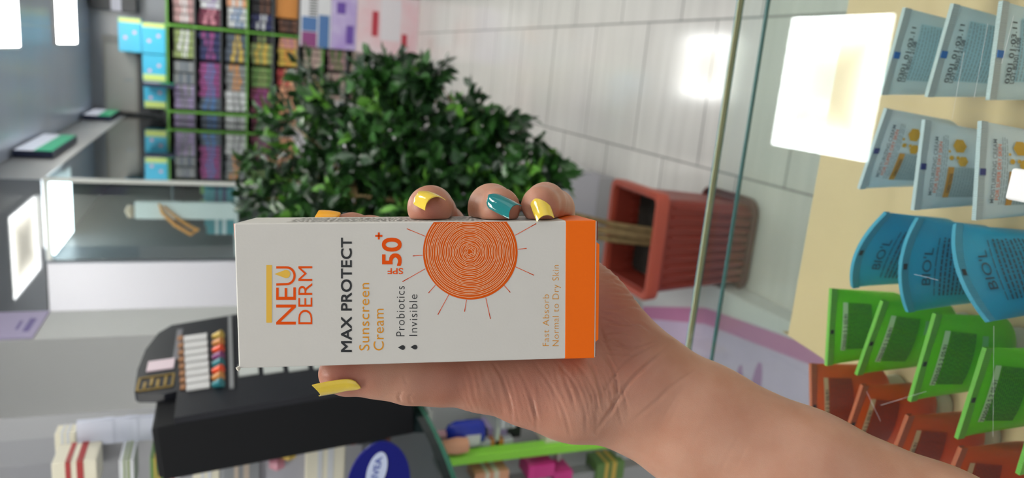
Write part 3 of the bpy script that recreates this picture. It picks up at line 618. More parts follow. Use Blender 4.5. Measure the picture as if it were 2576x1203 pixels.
o = MB().box((-.009, -.02, 0), (.009, .004, .004), bev=.0015).build('price_tag', mat('tag_white', (.8, .8, .8, 1), .4), loc=(q.x, q.y, ZG + .0002)); tag(o, 'small white tag on the counter glass at the bottom edge over the honey tubes', 'tag')

def ridged(name, col):
    if name in MATS: return MATS[name]
    M = mat(name, col, .4); nt = M.node_tree; w_ = nt.nodes.new('ShaderNodeTexWave'); w_.bands_direction = 'X'; w_.inputs['Scale'].default_value = 230
    tc_ = nt.nodes.new('ShaderNodeTexCoord'); b_ = nt.nodes.new('ShaderNodeBump'); b_.inputs['Strength'].default_value = .5; b_.inputs['Distance'].default_value = .0006
    nt.links.new(tc_.outputs['Object'], w_.inputs['Vector']); nt.links.new(w_.outputs['Fac'], b_.inputs['Height']); nt.links.new(b_.outputs[0], nt.nodes['Principled BSDF'].inputs['Normal'])
    return M
class Tube:
    def __init__(s, L, R, kind, label, group=None):
        L = Vector((L[0], L[1])); R = Vector((R[0], R[1])); c = (L + R) / 2; s.W = (R - L).length; s.H = 1.06 - ZW
        s.rz = math.atan2(R.y - L.y, R.x - L.x); s.arc = .011 if kind == 'blue' else 0.0; s.kind = kind
        s.root = empty('cream_tube', (c.x, c.y, ZW), label, 'tube', s.rz, group)
        s.cap = .020
        s.body()
    def ab(s, t):
        t = max(0, min(1, t)); e = t ** .8
        return s.W * (.5 - .085 * t), s.W * (.008 + .215 * math.sin(min(1, t * 1.15) * math.pi / 2) ** 1.3)
    def S(s, u, d, off=.0):          # u -1..1 across, d metres below the crimp edge
        Lb = s.H - s.cap; t = d / Lb; a, b = s.ab(t)
        zz = s.H + s.arc * (1 - u * u) - d * (1 + s.arc * (1 - u * u) / Lb)
        return (a * u, -b * math.sqrt(max(0, 1 - u * u)) - off - .0003, zz)
    def body(s):
        n = 28; rows = [0, .04, .08, .12, .16, .22, .3, .4, .5, .6, .7, .8, .88, .93, .97, 1.0]; Lb = s.H - s.cap; mb = MB(); vs = []
        for t in rows:
            a, b = s.ab(t); sh = 1.0
            if t > .9: sh = math.sqrt(max(0, 1 - ((t - .88) / .125) ** 2)) * .35 + .65
            for k in range(n):
                th = 2 * math.pi * k / n; cu = math.cos(th); su = math.sin(th)
                arcz = s.arc * (1 - cu * cu)
                vs.append((a * sh * cu, b * sh * su, s.H + arcz - t * Lb - arcz * t))
        fs = []
        for i in range(len(rows) - 1):
            for k in range(n): fs.append((i * n + k, i * n + (k + 1) % n, (i + 1) * n + (k + 1) % n, (i + 1) * n + k))
        fs.append(tuple(range(n))[::-1]); fs.append(tuple((len(rows) - 1) * n + k for k in range(n)))
        bodym = {'green': mat('tube_green', srgb(112, 212, 10), .35, spec=.3, sss=.15), 'orange': mat('tube_orange', srgb(222, 92, 24), .38, spec=.3, sss=.15), 'blue': mat('tube_blue', srgb(40, 165, 208), .3, spec=.35, sss=.15), 'white': mat('tube_white', srgb(206, 222, 228), .4, spec=.3, sss=.1), 'honey': mat('tube_pearl', srgb(214, 224, 232), .35, sss=.1)}[s.kind]
        s.bm = bodym
        mb.add(vs, fs).build('tube_body', bodym, s.root, smooth=True)
        cm_ = mat('cap_white', srgb(205, 205, 200), .4)
        a, b = s.ab(1); MB().lathe([(.60, 0), (.66, .002), (.66, s.cap - .002), (.6, s.cap)], n=24, sx=a, sy=max(b, .008) * 1.15).build('cap', cm_, s.root, smooth=True)
        # crimp seal
        cr = MB(); nn = 24; dd = .0056
        for sg in (1, -1):
            vs = []; fs = []
            for k in range(nn + 1):
                u = -1 + 2 * k / nn
                for d in (-.0004, dd):
                    x, y, z = s.S(u, d); vs.append((x * 1.002, sg * -.0014 * (1 + .0), z))
            for k in range(nn): fs.append((2 * k, 2 * k + 1, 2 * k + 3, 2 * k + 2))
            cr.add(vs, fs)
        vs = []
        for k in range(nn + 1):
            u = -1 + 2 * k / nn; x, y, z = s.S(u, -.0004); vs += [(x, -.0014, z), (x, .0014, z)]
        cr.add(vs, [(2 * k, 2 * k + 2, 2 * k + 3, 2 * k + 1) for k in range(nn)])
        cr2 = {'green': srgb(120, 190, 70), 'orange': srgb(190, 95, 60), 'blue': srgb(70, 165, 200), 'white': srgb(190, 200, 205), 'honey': srgb(192, 203, 212)}[s.kind]
        cr.build('crimp', ridged('crimp_' + s.kind, cr2), s.root)
    def patch(s, name, m_, u0, u1, d0, d1, off=.0006, nu=6, nd=4):
        mb = MB(); vs = [s.S(u0 + (u1 - u0) * i / nu, d0 + (d1 - d0) * j / nd, off) for j in range(nd + 1) for i in range(nu + 1)]
        fs = [(j * (nu + 1) + i, j * (nu + 1) + i + 1, (j + 1) * (nu + 1) + i + 1, (j + 1) * (nu + 1) + i) for j in range(nd) for i in range(nu)]
        return mb.add(vs, fs).build(name, m_, s.root, smooth=True)
    def crimp_mark(s, m_, u0, w=.05, h=.0030):
        x0, _, z1 = s.S(u0 - w, .0008); x1, _, _ = s.S(u0 + w, .001)
        MB().box((x0, -.0019, z1 - h), (x1, -.0015, z1)).build('register_mark', m_, s.root)
    def lines(s, name, m_, u0, u1, d0, d1, n, seed=0, wmax=.10, off=.0009, fill=.45):
        r = random.Random(seed); mb = MB(); st = (d1 - d0) / n
        for k in range(n):
            d = d0 + st * k; u = u0
            while u < u1 - .02:
                w = r.uniform(.3, 1) * wmax; e = min(u1, u + w)
                ud = [(u, d), ((u + e) / 2, d), (e, d), (e, d + st * fill), ((u + e) / 2, d + st * fill), (u, d + st * fill)]
                mb.add([s.S(a, b, off) for a, b in ud], [(0, 1, 4, 5), (1, 2, 3, 4)])
                u = e + r.uniform(.015, .03)
        return mb.build(name, m_, s.root)
    def text(s, name, m_, body, u0, u1, d0, d1, bold=0, off=.0010):
        vs, fs = text_geo(body, bold)
        return MB().add([s.S(u0 + (u1 - u0) * a, d1 + (d0 - d1) * b, off) for a, b in vs], fs).build(name, m_, s.root)
ink = mat('black_print', (.015, .018, .022, 1), .5); dgreen = mat('green_print', (.03, .13, .012, 1), .5); brownp = mat('brown_print', (.16, .030, .012, 1), .5); tealp = mat('teal_print', (.006, .06, .10, 1), .5); greyp = mat('grey_print', (.27, .33, .37, 1), .5)
ord_ = ['farthest', 'second', 'third', 'fourth', 'fifth']
for i, (L, R) in enumerate([((-.204, .412), (-.144, .422)), ((-.199, .383), (-.138, .374)), ((-.198, .336), (-.133, .332)), ((-.206, .298), (-.142, .294)), ((-.2075, .257), (-.144, .255))]):
    T = Tube(L, R, 'green', '%s bright green cream tube in its row, counted from the far glass edge' % ord_[i])
    T.crimp_mark(ink, -.12)
    T.patch('white_strip', mat('strip_white', srgb(205, 220, 185), .4), -.62, .66, .0105, .0146)
    T.text('batch_code', ink, '7350:50 5 2 05:91', -.60, .35, .0111, .0141, .01, off=.0012)
    T.patch('text_panel', mat('panel_green', srgb(86, 168, 14), .4), -.60, .66, .0154, .0345, off=.0005)
    T.lines('small_print', dgreen, -.58, .64, .0159, .0340, 13, i, .12, fill=.42)
    T.patch('barcode', mat('barcode_pale', srgb(130, 190, 130), .4), .25, .62, .039, .0436)
for i, (L, R) in enumerate([((-.272, .411), (-.209, .428)), ((-.267, .384), (-.204, .376)), ((-.272, .344), (-.208, .335)), ((-.273, .302), (-.210, .294)), ((-.275, .262), (-.211, .254))]):
    T = Tube(L, R, 'orange', '%s orange cream tube in its row, counted from the far glass edge' % ord_[i])
    T.crimp_mark(ink, -.06)
    T.patch('white_strip', mat('strip_cream', srgb(205, 175, 140), .4), -.62, .66, .0105, .0143)
    T.text('batch_code', ink, '7350:50 5 2 05:91', -.60, .35, .0111, .0138, .01, off=.0012)
    T.patch('text_panel', mat('panel_rust', srgb(168, 62, 26), .4), -.60, .66, .0151, .0345, off=.0005)
    T.lines('small_print', brownp, -.58, .64, .0159, .0340, 13, 20 + i, .12, fill=.42)
for i, (L, R) in enumerate([((-.137, .402), (-.076, .386)), ((-.139, .352), (-.074, .360)), ((-.126, .296), (-.072, .332)), ((-.139, .262), (-.077, .246))]):
    T = Tube(L, R, 'blue', '%s blue tube with an arched top edge, counted from the far glass edge' % ord_[i])
    T.crimp_mark(ink, -.02, .06)
    T.text('brand_lettering', tealp, "BIO'L", -.42, .40, .0125, .0182, .004)
    T.lines('outline_words', tealp, -.66, .62, .0205, .0232, 1, 33, .25, fill=.25)
    T.lines('small_print', tealp, -.66, .64, .0238, .052, 10, 40 + i, .14, fill=.42)
for i, (L, R) in enumerate([((.005, .411), (.065, .405)), ((.006, .373), (.066, .368)), ((.007, .329), (.066, .335))]):
    T = Tube(L, R, 'white', '%s white tube with blue mark and black code, counted from the far glass edge' % ord_[i])
    T.crimp_mark(mat('mark_blue', srgb(20, 110, 200), .4), -.06, .075, .0052)
    T.text('batch_code', ink, '0301 01:03.11', -.66, .62, .0085, .0119, .012)
    T.text('batch_code', ink, 'LOT 80301 21:08', -.66, .30, .0120, .0150, .012)
    T.patch('text_panel', mat('panel_aqua', srgb(170, 206, 218), .4), -.62, .72, .0156, .055, off=.0005)
    T.lines('small_print', greyp, -.60, .70, .0162, .0545, 16, 60 + i, .10, fill=.34)
for i, (L, R) in enumerate([((.074, .405), (.134, .400)), ((.074, .365), (.134, .360)), ((.074, .328), (.134, .330))]):
    T = Tube(L, R, 'white', ['farthest', 'middle', 'nearest'][i] + ' white tube cut off by the picture edge'); T.crimp_mark(MATS['mark_blue'], -.7, .08, .0052)
gold = mat('honey_gold', srgb(205, 155, 30), .3); goldb = mat('honey_band', srgb(200, 140, 45), .4); opr = mat('orange_print', srgb(225, 100, 50), .45)
for i, (L, R) in enumerate([((-.064, .414), (-.004, .404)), ((-.070, .365), (-.009, .371)), ((-.067, .320), (-.006, .331))]):
    T = Tube(L, R, 'honey', '%s white tube with golden honeycomb cells, counted from the far glass edge' % ord_[i])
    T.crimp_mark(mat('mark_navy', srgb(35, 45, 130), .4), -.02, .065, .0046)
    T.text('heading', mat('heading_grey', (.08, .11, .15, 1), .5), 'MOISTURIZING CREAM', -.66, .66, .0088, .0116, .002)
    T.text('heading', opr, 'FOR SUPER DRY SKIN', -.60, .56, .0121, .0146, .010)
    T.lines('small_print', greyp, -.70, .72, .0152, .0198, 3, 80 + i, .16, fill=.36)
    T.patch('honey_band', goldb, -.72, .0, .0205, .0248); T.text('band_lettering', ink, 'DIRECTIONS', -.60, -.15, .0215, .0238, .01, off=.0013)
    T.patch('text_panel', mat('panel_pearl', srgb(170, 184, 188), .4), -.72, .0, .0249, .050, off=.0005)
    T.lines('small_print', greyp, -.70, -.02, .0255, .0495, 11, 90 + i, .09, fill=.36)
    for (cu, cd, rr) in ((.50, .0273, .0050), (.14, .0300, .0037), (.21, .0218, .0018), (.22, .0262, .0014), (.36, .0200, .0010)):
        a_, b_ = T.ab(cd / (T.H - T.cap)); hx = MB(); vs = [T.S(cu, cd, .0012)] + [T.S(cu + rr / a_ * math.cos(math.pi / 3 * k + .5), cd + rr * math.sin(math.pi / 3 * k + .5), .0010) for k in range(6)]
        hx.add(vs, [(0, k + 1, (k + 1) % 6 + 1) for k in range(6)]).build('honeycomb_cell', gold, T.root)
# ================================================================== SUNSCREEN CARTON
P1 = dep(593, 561, .2790); P2 = dep(1500, 556, .2955); P3 = dep(1500, 900, .2975); P4 = dep(596, 928, .2815)
bc = (P1 + P2 + P3 + P4) / 4; ex = ((P2 - P1) + (P3 - P4)).normalized(); ey = ((P1 - P4) + (P2 - P3)); ey = (ey - ex * ey.dot(ex)).normalized(); en = ex.cross(ey)   # en towards the viewer
if en.dot(CF) > 0: en = -en
ang = math.radians(2.7)      # turned a little so that its right side shows
ey, en = (ey * math.cos(ang) + en * math.sin(ang)).normalized(), (en * math.cos(ang) - ey * math.sin(ang)).normalized()
def onface(x, y): d = ray(x, y); q = CO + d * ((bc - CO).dot(en) / d.dot(en)); q -= bc; return q.dot(ex), q.dot(ey)
# upright carton frame: local X = right (ey), local Z = up (-ex), local -Y = towards the viewer (en)
Mx = Matrix.Identity(4)
for i in range(3): Mx[i][0] = ey[i]; Mx[i][1] = -en[i]; Mx[i][2] = -ex[i]
cs = [onface(*q) for q in ((593, 561), (1500, 556), (1500, 900), (596, 928))]
bx0 = (cs[0][0] + cs[3][0]) / 2; bx1 = (cs[1][0] + cs[2][0]) / 2; by1 = (cs[0][1] + cs[1][1]) / 2; by0 = (cs[2][1] + cs[3][1]) / 2
BD = .036; BW = by1 - by0; BL = bx1 - bx0
org = bc + ex * bx1 + ey * (by0 + by1) / 2
Mx.translation = org
box = empty('sunscreen_carton', (0, 0, 0), 'white and orange sunscreen carton held upright in the hand', 'box'); box.matrix_world = Mx
def F_(x, y, off=.00008): a, b = onface(x, y); return (b - (by0 + by1) / 2, -off, bx1 - a)   # photo point on the front face -> carton coordinates
card = mat('carton_white', srgb(205, 202, 196), .5, spec=.25, noise=.015, nscale=90, bump=.05, bscale=900)
orange = mat('carton_orange', srgb(236, 104, 0), .45, spec=.2, bump=.05, bscale=900)
hw = BW / 2
MB().box((-hw, 0, 0), (hw, BD, BL), bev=.0005).build('carton_body', card, box)
zo = F_(1421, 700)[2]
b = MB(); b.box((-hw - .00006, -.00006, .0003), (hw + .00006, BD + .00006, zo), bev=.0004); b.build('orange_band', orange, box)
b = MB(); b.prism([(-hw + .0065, .0002), (-hw + .0075, -.0011), (hw - .0095, -.0011), (hw - .0085, .0002)], .0002, .0008); b.build('tuck_flap', orange, box)
MB().prism([(-hw + .0004, .0001), (-hw + .0004, -.0005), (-hw + .006, -.0005), (-hw + .006, .0001)], .0012, .0018).build('dust_flap', mat('flap_dark', srgb(120, 40, 25), .5), box)
MB().prism([(hw - .0080, .0001), (hw - .0080, -.0006), (hw - .0004, -.0006), (hw - .0004, .0001)], .0012, .0018).build('dust_flap', MATS['flap_dark'], box)
MB().tube([(-hw + .0002, .0004, BL - .0002), (-hw - .0003, -.0002, BL + .0006)], [.0007, .0009], 8).build('worn_corner', mat('worn_card', srgb(205, 200, 188), .8, bump=.8, bscale=2500), box, smooth=True)
MB().prism([(hw - .0062, BL - .00005), (hw - .0004, BL - .00005), (hw - .0002, BL + .0004), (hw - .0062, BL + .0002)], .001, .0014).build('torn_edge', mat('torn_orange', srgb(225, 120, 90), .5), box)
# side print
sp_ = MB(); rr_ = random.Random(4)
for row in range(9):
    z = .045
    while z < BL - .02:
        w = rr_.uniform(.0008, .0025); sp_.quad((hw + .0001, .004 + row * .003, z), (hw + .0001, .0052 + row * .003, z), (hw + .0001, .0052 + row * .003, z + w), (hw + .0001, .004 + row * .003, z + w)); z += w + .0007
sp_.build('side_print', mat('side_ink', srgb(160, 157, 152), .5), box)
def ftext(name, m_, body, x0, x1, y0, y1, bold=0.0, spacing=1.0, flip=False):
    """x0 = top of the letters, x1 = baseline, y0 = right end, y1 = left end, in photo pixels"""
    sh = max(0.0, bold) * 60; vs, fs = text_geo(body, min(0, bold), spacing); mb = MB()
    for i_, (sx, sy) in enumerate([(0, 0)] if sh < .3 else [(-sh, -sh), (sh, sh), (-sh, sh), (sh, -sh), (0, 0)]):
        mb.add([F_(x1 - sh + (x0 - x1 + 2 * sh) * b + sx, y1 - sh + (y0 - y1 + 2 * sh) * a + sy, .00008 + i_ * .000004) for a, b in vs], fs)
    return mb.build(name, m_, box)
oink = mat('orange_ink', srgb(224, 80, 4), .5, spec=.15); gink = mat('dark_grey_ink', srgb(50, 52, 54), .5, spec=.2); yink = mat('ochre_ink', srgb(214, 142, 30), .5, spec=.2); foil = mat('gold_foil', srgb(226, 180, 66), .3, spec=.5)
MB().add([F_(670, 812), F_(684, 812), F_(684, 667), F_(670, 667)], [(0, 1, 2, 3)]).build('gold_bar', foil, box)
ftext('brand_lettering', oink, 'NE', 694.5, 744.5, 723, 817, .004)
# the U is drawn as a thin outline with the drop inside
um = MB(); up = []
for k in range(15): a = math.pi * k / 14; up.append((721 + 20 * math.sin(a), 694 + 21 * math.cos(a)))
path = [(695, 716)] + [(720, 715)] + up[1:-1] + [(720, 673), (695, 673)]
wd = 2.9
def ribbon(mb, path, w, off=.00008, closed=False):
    n = len(path); L_ = []; R_ = []
    for i in range(n):
        a = path[(i - 1) % n] if (closed or i) else path[0]; b = path[(i + 1) % n] if (closed or i < n - 1) else path[-1]
        dx, dy = b[0] - a[0], b[1] - a[1]; l = math.hypot(dx, dy) or 1; nx, ny = -dy / l * w, dx / l * w
        L_.append(F_(path[i][0] + nx, path[i][1] + ny, off)); R_.append(F_(path[i][0] - nx, path[i][1] - ny, off))
    m_ = n if closed else n - 1
    mb.add(L_ + R_, [(i, (i + 1) % n, n + (i + 1) % n, n + i) for i in range(m_)])
ribbon(um, path, wd); um.build('brand_lettering', oink, box)
ftext('brand_lettering', oink, 'DERM', 750.5, 785.5, 670, 816, -.004)
def drop(name, m_, tip, end, cy, hwid, off=.00009):
    L_ = end - tip; r = hwid; c = end - r; pts = [(tip, cy)]
    for k in range(-9, 10): a = k / 9 * 2.2; pts.append((c + r * math.cos(a), cy + r * math.sin(a)))
    return MB().add([F_(x, y, off) for x, y in pts], [tuple(range(len(pts)))]).build(name, m_, box)
drop('gold_drop', foil, 690, 730, 689.5, 10.5)
ftext('title', gink, 'MAX PROTECT', 857.5, 885.5, 598, 886, .012, 1.04)
ftext('subtitle', yink, 'Sunscreen', 903.5, 929, 712, 882, -.002, 1.06); ftext('subtitle', yink, 'Cream', 939.5, 965.5, 777, 882, -.002, 1.06)
ftext('bullet_text', gink, 'Probiotics', 997, 1018, 720, 846, -.008, 1.1); ftext('bullet_text', gink, 'Invisible', 1029.5, 1050, 741, 845, -.008, 1.1)
drop('bullet_drop', gink, 1001, 1019, 874.5, 6); drop('bullet_drop', gink, 1032.5, 1050, 873.5, 6)
ftext('number', oink, '50', 960.5, 1010.5, 598, 669, .022)
pl = MB()
for (a, b, c, d) in ((944, 962, 591.2, 596.2), (950.5, 955.5, 585, 602.5)): pl.add([F_(a, c), F_(b, c), F_(b, d), F_(a, d)], [(0, 1, 2, 3)])
pl.build('plus_sign', oink, box)
vs, fs = text_geo('SPF', .012)
MB().add([F_(1014 + (975 - 1014) * a, 674.5 + (690 - 674.5) * b) for a, b in vs], fs).build('spf_lettering', oink, box)
ftext('skin_type_text', yink, 'Fast Absorb', 1365, 1381, 741, 871, -.012, 1.08); ftext('skin_type_text', yink, 'Normal to Dry Skin', 1389.5, 1411, 667, 871, -.012, 1.08)
# sun emblem: orange disc with wavy white rings, cut off by the carton's edge
sunc = (1183.0, 635.0); SR = 119.0; ytop = 560.0
def wob(a, r): return (.9 * math.sin(3 * a + r * .13) + .7 * math.sin(5 * a - r * .21 + 1) + .5 * math.sin(8 * a + r * .4)) * (1.0 + 12 / (r + 6)) * .55
def clip_edge(x, r): return max(x, 0)
topy = lambda x: 561 - (x - 593) / 907 * 5.0 + .6
pts = [(sunc[0] + SR * math.cos(a), sunc[1] + SR * math.sin(a)) for a in [2 * math.pi * k / 120 for k in range(120)]]
pts = [(x, y) for x, y in pts if y > topy(x)]
st = max(range(len(pts)), key=lambda i: (pts[i][0] - pts[i - 1][0]) ** 2 + (pts[i][1] - pts[i - 1][1]) ** 2)
pts = pts[st:] + pts[:st]
aL = math.acos(max(-1, min(1, (topy(1183) - sunc[1]) / SR)))
MB().add([F_(x, y, .00007) for x, y in pts + [(pts[-1][0], topy(pts[-1][0])), (pts[0][0], topy(pts[0][0]))]], [tuple(range(len(pts) + 2))]).build('sun_disc', mat('sun_orange', srgb(212, 84, 0), .5, spec=.15), box)
rg = MB(); r = 7.0; k2 = 0
cream_ink = mat('ring_white', srgb(238, 200, 160), .5, spec=.2)
while r < SR - 2:
    run = []
    for k in range(121):
        a = 2 * math.pi * k / 120; rr2 = r + wob(a, r); x, y = sunc[0] - 1 + rr2 * math.cos(a) + (1 - r / SR) * 0, sunc[1] - 2 * (1 - r / SR) + rr2 * math.sin(a)
        if y > topy(x) + .6: run.append((x, y))
        else:
            if len(run) > 2: ribbon(rg, run, .56, .00012)
            run = []
    if len(run) > 2: ribbon(rg, run, .56, .00012)
    r += [4.2, 3.6, 4.8, 3.4, 5.2][k2 % 5]; k2 += 1
rg.build('sun_rings', cream_ink, box)
ry = MB()
for (xa, ya, xb, yb) in ((70, 137, 212, 195), (115, 343, 190, 338), (37, 538, 210, 440), (233, 625, 288, 562), (305, 788, 388, 635), (507, 765, 522, 675), (703, 820, 667, 658), (853, 619, 805, 565), (1032, 489, 892, 425), (977, 286, 912, 292), (1050, 98, 890, 187)):
    A = (1000 + xa / 3.008, 530 + ya / 3.008); B = (1000 + xb / 3.008, 530 + yb / 3.008)
    M_ = ((A[0] + B[0]) / 2, (A[1] + B[1]) / 2)
    ribbon(ry, [A, M_, B], .75); ribbon(ry, [(A[0] * .75 + B[0] * .25, A[1] * .75 + B[1] * .25), A], 1.0)
ry.build('sun_rays', oink, box)

# ================================================================== HAND AND FOREARM (one continuous body)
def Q(x, y, d): return np.array([(x - 1288) / FPX * d, (601.5 - y) / FPX * d, d]) * 1000.0      # millimetres, camera-aligned frame
VOX = 0.75
def seg_d(P, a, b, ra, rb, flat):
    ba = b - a; L2 = float(ba @ ba); pa = P - a
    t = np.clip((pa @ ba) / L2, 0, 1); q = pa - t[..., None] * ba
    q = q * np.array([1, 1, flat]); d = np.sqrt((q ** 2).sum(-1))
    return (d - (ra + (rb - ra) * t)) / (1 if flat <= 1 else flat ** .35)
lo = Q(760, 1500, .31); hi = Q(2760, 430, .31)
lo = np.array([-92, -165, 268.]); hi = np.array([205, 32, 392.])
dims = np.ceil((hi - lo) / VOX).astype(int) + 1
def newf(): return np.full(dims, 60.0, dtype=np.float32)
ax = [lo[i] + VOX * np.arange(dims[i]) for i in range(3)]
def put(F, a, b, ra, rb, k, flat=1.0):
    a = np.array(a, float); b = np.array(b, float); R = max(ra, rb) + k + 6
    i0 = np.maximum(0, np.floor((np.minimum(a, b) - R - lo) / VOX).astype(int)); i1 = np.minimum(dims, np.ceil((np.maximum(a, b) + R - lo) / VOX).astype(int) + 1)
    if (i1 <= i0).any(): return
    sl = tuple(slice(i0[i], i1[i]) for i in range(3))
    P = np.stack(np.meshgrid(*[ax[i][sl[i]] for i in range(3)], indexing='ij'), -1)
    d = seg_d(P, a, b, ra, rb, flat); A = F[sl]
    if k > 0:
        h = np.clip(k - np.abs(A - d), 0, None) / k; F[sl] = np.minimum(A, d) - h * h * k * .25
    else: F[sl] = np.minimum(A, d)
def chain(F, pts, k, flat=1.0):
    for (p, ra), (q, rb) in zip(pts[:-1], pts[1:]): put(F, p, q, ra, rb, k, flat)
HF = newf()
# forearm and wrist
chain(HF, [(Q(1590, 978, .3335), 27.0), (Q(1760, 1075, .331), 28.0), (Q(2010, 1222, .325), 33.0), (Q(2330, 1400, .318), 39.0), (Q(2700, 1600, .312), 44.0)], 6, 1.25)
# palm slab behind the carton
chain(HF, [(Q(1585, 965, .336), 25.5), (Q(1480, 860, .346), 24.0), (Q(1330, 780, .354), 21.0)], 10, 1.35)
chain(HF, [(Q(1560, 880, .344), 17.5), (Q(1470, 765, .349), 18.0), (Q(1400, 680, .352), 15.0)], 8, 1.1)     # heel on the little-finger side
chain(HF, [(Q(1400, 690, .354), 13.0), (Q(1110, 690, .358), 13.0)], 9)                                     # knuckle row
chain(HF, [(Q(1330, 780, .354), 15.0), (Q(1130, 740, .357), 14.0)], 10)
# thumb
chain(HF, [(Q(1560, 960, .334), 22.0), (Q(1440, 978, .330), 21.0), (Q(1330, 968, .327), 17.8)], 10)
chain(HF, [(Q(1400, 880, .345), 18.0), (Q(1440, 975, .332), 18.0)], 10)
chain(HF, [(Q(1330, 968, .327), 17.0), (Q(1215, 955, .3225), 13.4), (Q(1100, 947, .318), 11.8), (Q(1030, 946, .315), 11.3), (Q(950, 938, .312), 9.9), (Q(868, 940, .3095), 8.4), (Q(846, 940, .309), 7.0)], 5)
# fingers
FG = newf()
def finger(pts, k=3):
    T = newf(); chain(T, pts, k); np.minimum(FG, T, out=FG)
finger([(Q(1395, 690, .354), 9.5), (Q(1410, 575, .349), 8.3), (Q(1398, 524, .334), 7.9), (Q(1372, 510, .312), 8.0), (Q(1360, 516, .3015), 7.9)])   # little
finger([(Q(1290, 690, .358), 10.5), (Q(1240, 560, .356), 9.6), (Q(1230, 526, .338), 9.0), (Q(1236, 520, .316), 9.3), (Q(1256, 524, .3025), 8.6)])   # ring
finger([(Q(1190, 690, .360), 10.5), (Q(1120, 570, .358), 9.6), (Q(1095, 532, .342), 9.0), (Q(1084, 524, .318), 9.2), (Q(1081, 523, .3035), 9.2)])   # middle
finger([(Q(1090, 700, .360), 10.5), (Q(1000, 622, .362), 9.5), (Q(935, 592, .350), 8.8), (Q(885, 583, .339), 8.2), (Q(862, 582, .334), 7.4)])    # index
h = np.clip(7 - np.abs(HF - FG), 0, None) / 7
HF = np.minimum(HF, FG) - h * h * 7 * .25
# press the flesh flat where it meets the carton
o_mm = np.array([(org - CO).dot(-CU), (org - CO).dot(CR), (org - CO).dot(CF)]) * 1000
def camv(v): return np.array([v.dot(-CU), v.dot(CR), v.dot(CF)])
G = np.stack(np.meshgrid(*ax, indexing='ij'), -1).astype(np.float32) - o_mm.astype(np.float32)
u = G @ camv(ey).astype(np.float32); w = G @ camv(-en).astype(np.float32); l = G @ camv(-ex).astype(np.float32)
hwm = hw * 1000; bdm = BD * 1000; blm = BL * 1000
db = np.maximum(np.maximum(np.abs(u) - hwm, np.abs(w - bdm / 2) - bdm / 2), np.maximum(-l, l - blm)) 
HF = np.maximum(HF, -(db - .15))
del G, u, w, l, db, FG
# surface nets
def surface_nets(F):
    ins = F < 0
    c = [ins[i:F.shape[0] - 1 + i, j:F.shape[1] - 1 + j, k:F.shape[2] - 1 + k] for i in (0, 1) for j in (0, 1) for k in (0, 1)]
    s = sum(q.astype(np.int8) for q in c); act = (s > 0) & (s < 8)
    idx = np.full(act.shape, -1, np.int64); ii = np.argwhere(act); idx[act] = np.arange(len(ii))
    acc = np.zeros((len(ii), 3)); cnt = np.zeros(len(ii))
    corners = [(i, j, k) for i in (0, 1) for j in (0, 1) for k in (0, 1)]
    for a in corners:
        for ax_ in range(3):
            if a[ax_] == 1: continue
            b = list(a); b[ax_] = 1
            fa = F[ii[:, 0] + a[0], ii[:, 1] + a[1], ii[:, 2] + a[2]]; fb = F[ii[:, 0] + b[0], ii[:, 1] + b[1], ii[:, 2] + b[2]]
            msk = (fa < 0) != (fb < 0); t = np.where(msk, fa / np.where(msk, fa - fb, 1), 0)
            p = np.tile(np.array(a, float), (len(ii), 1)); p[:, ax_] = t
            acc[msk] += p[msk]; cnt[msk] += 1
    V = ii + acc / cnt[:, None]; faces = []
    for ax_ in range(3):
        o1, o2 = [q for q in range(3) if q != ax_]
        sl0 = [slice(None)] * 3; sl1 = [slice(None)] * 3; sl0[ax_] = slice(0, -1); sl1[ax_] = slice(1, None)
        A = ins[tuple(sl0)]; B = ins[tuple(sl1)]; e = np.argwhere(A != B)
        e = e[(e[:, o1] > 0) & (e[:, o2] > 0) & (e[:, o1] < F.shape[o1] - 1) & (e[:, o2] < F.shape[o2] - 1)]
        q = []
        for d1, d2 in ((0, 0), (1, 0), (1, 1), (0, 1)):
            g = e.copy(); g[:, o1] -= d1; g[:, o2] -= d2; q.append(idx[g[:, 0], g[:, 1], g[:, 2]])
        q = np.stack(q, 1); fl_ = A[e[:, 0], e[:, 1], e[:, 2]]
        if ax_ == 1: fl_ = ~fl_
        q[~fl_] = q[~fl_][:, ::-1]; faces.append(q)
    return V, np.concatenate(faces)
V, Fq = surface_nets(HF); V = lo + V * VOX
# smooth a little
E_ = np.concatenate([Fq[:, [0, 1]], Fq[:, [1, 2]], Fq[:, [2, 3]], Fq[:, [3, 0]]])
for it in range(3):
    a_ = np.zeros_like(V); n_ = np.zeros(len(V)); np.add.at(a_, E_[:, 0], V[E_[:, 1]]); np.add.at(n_, E_[:, 0], 1); V = V * .5 + .5 * a_ / n_[:, None]
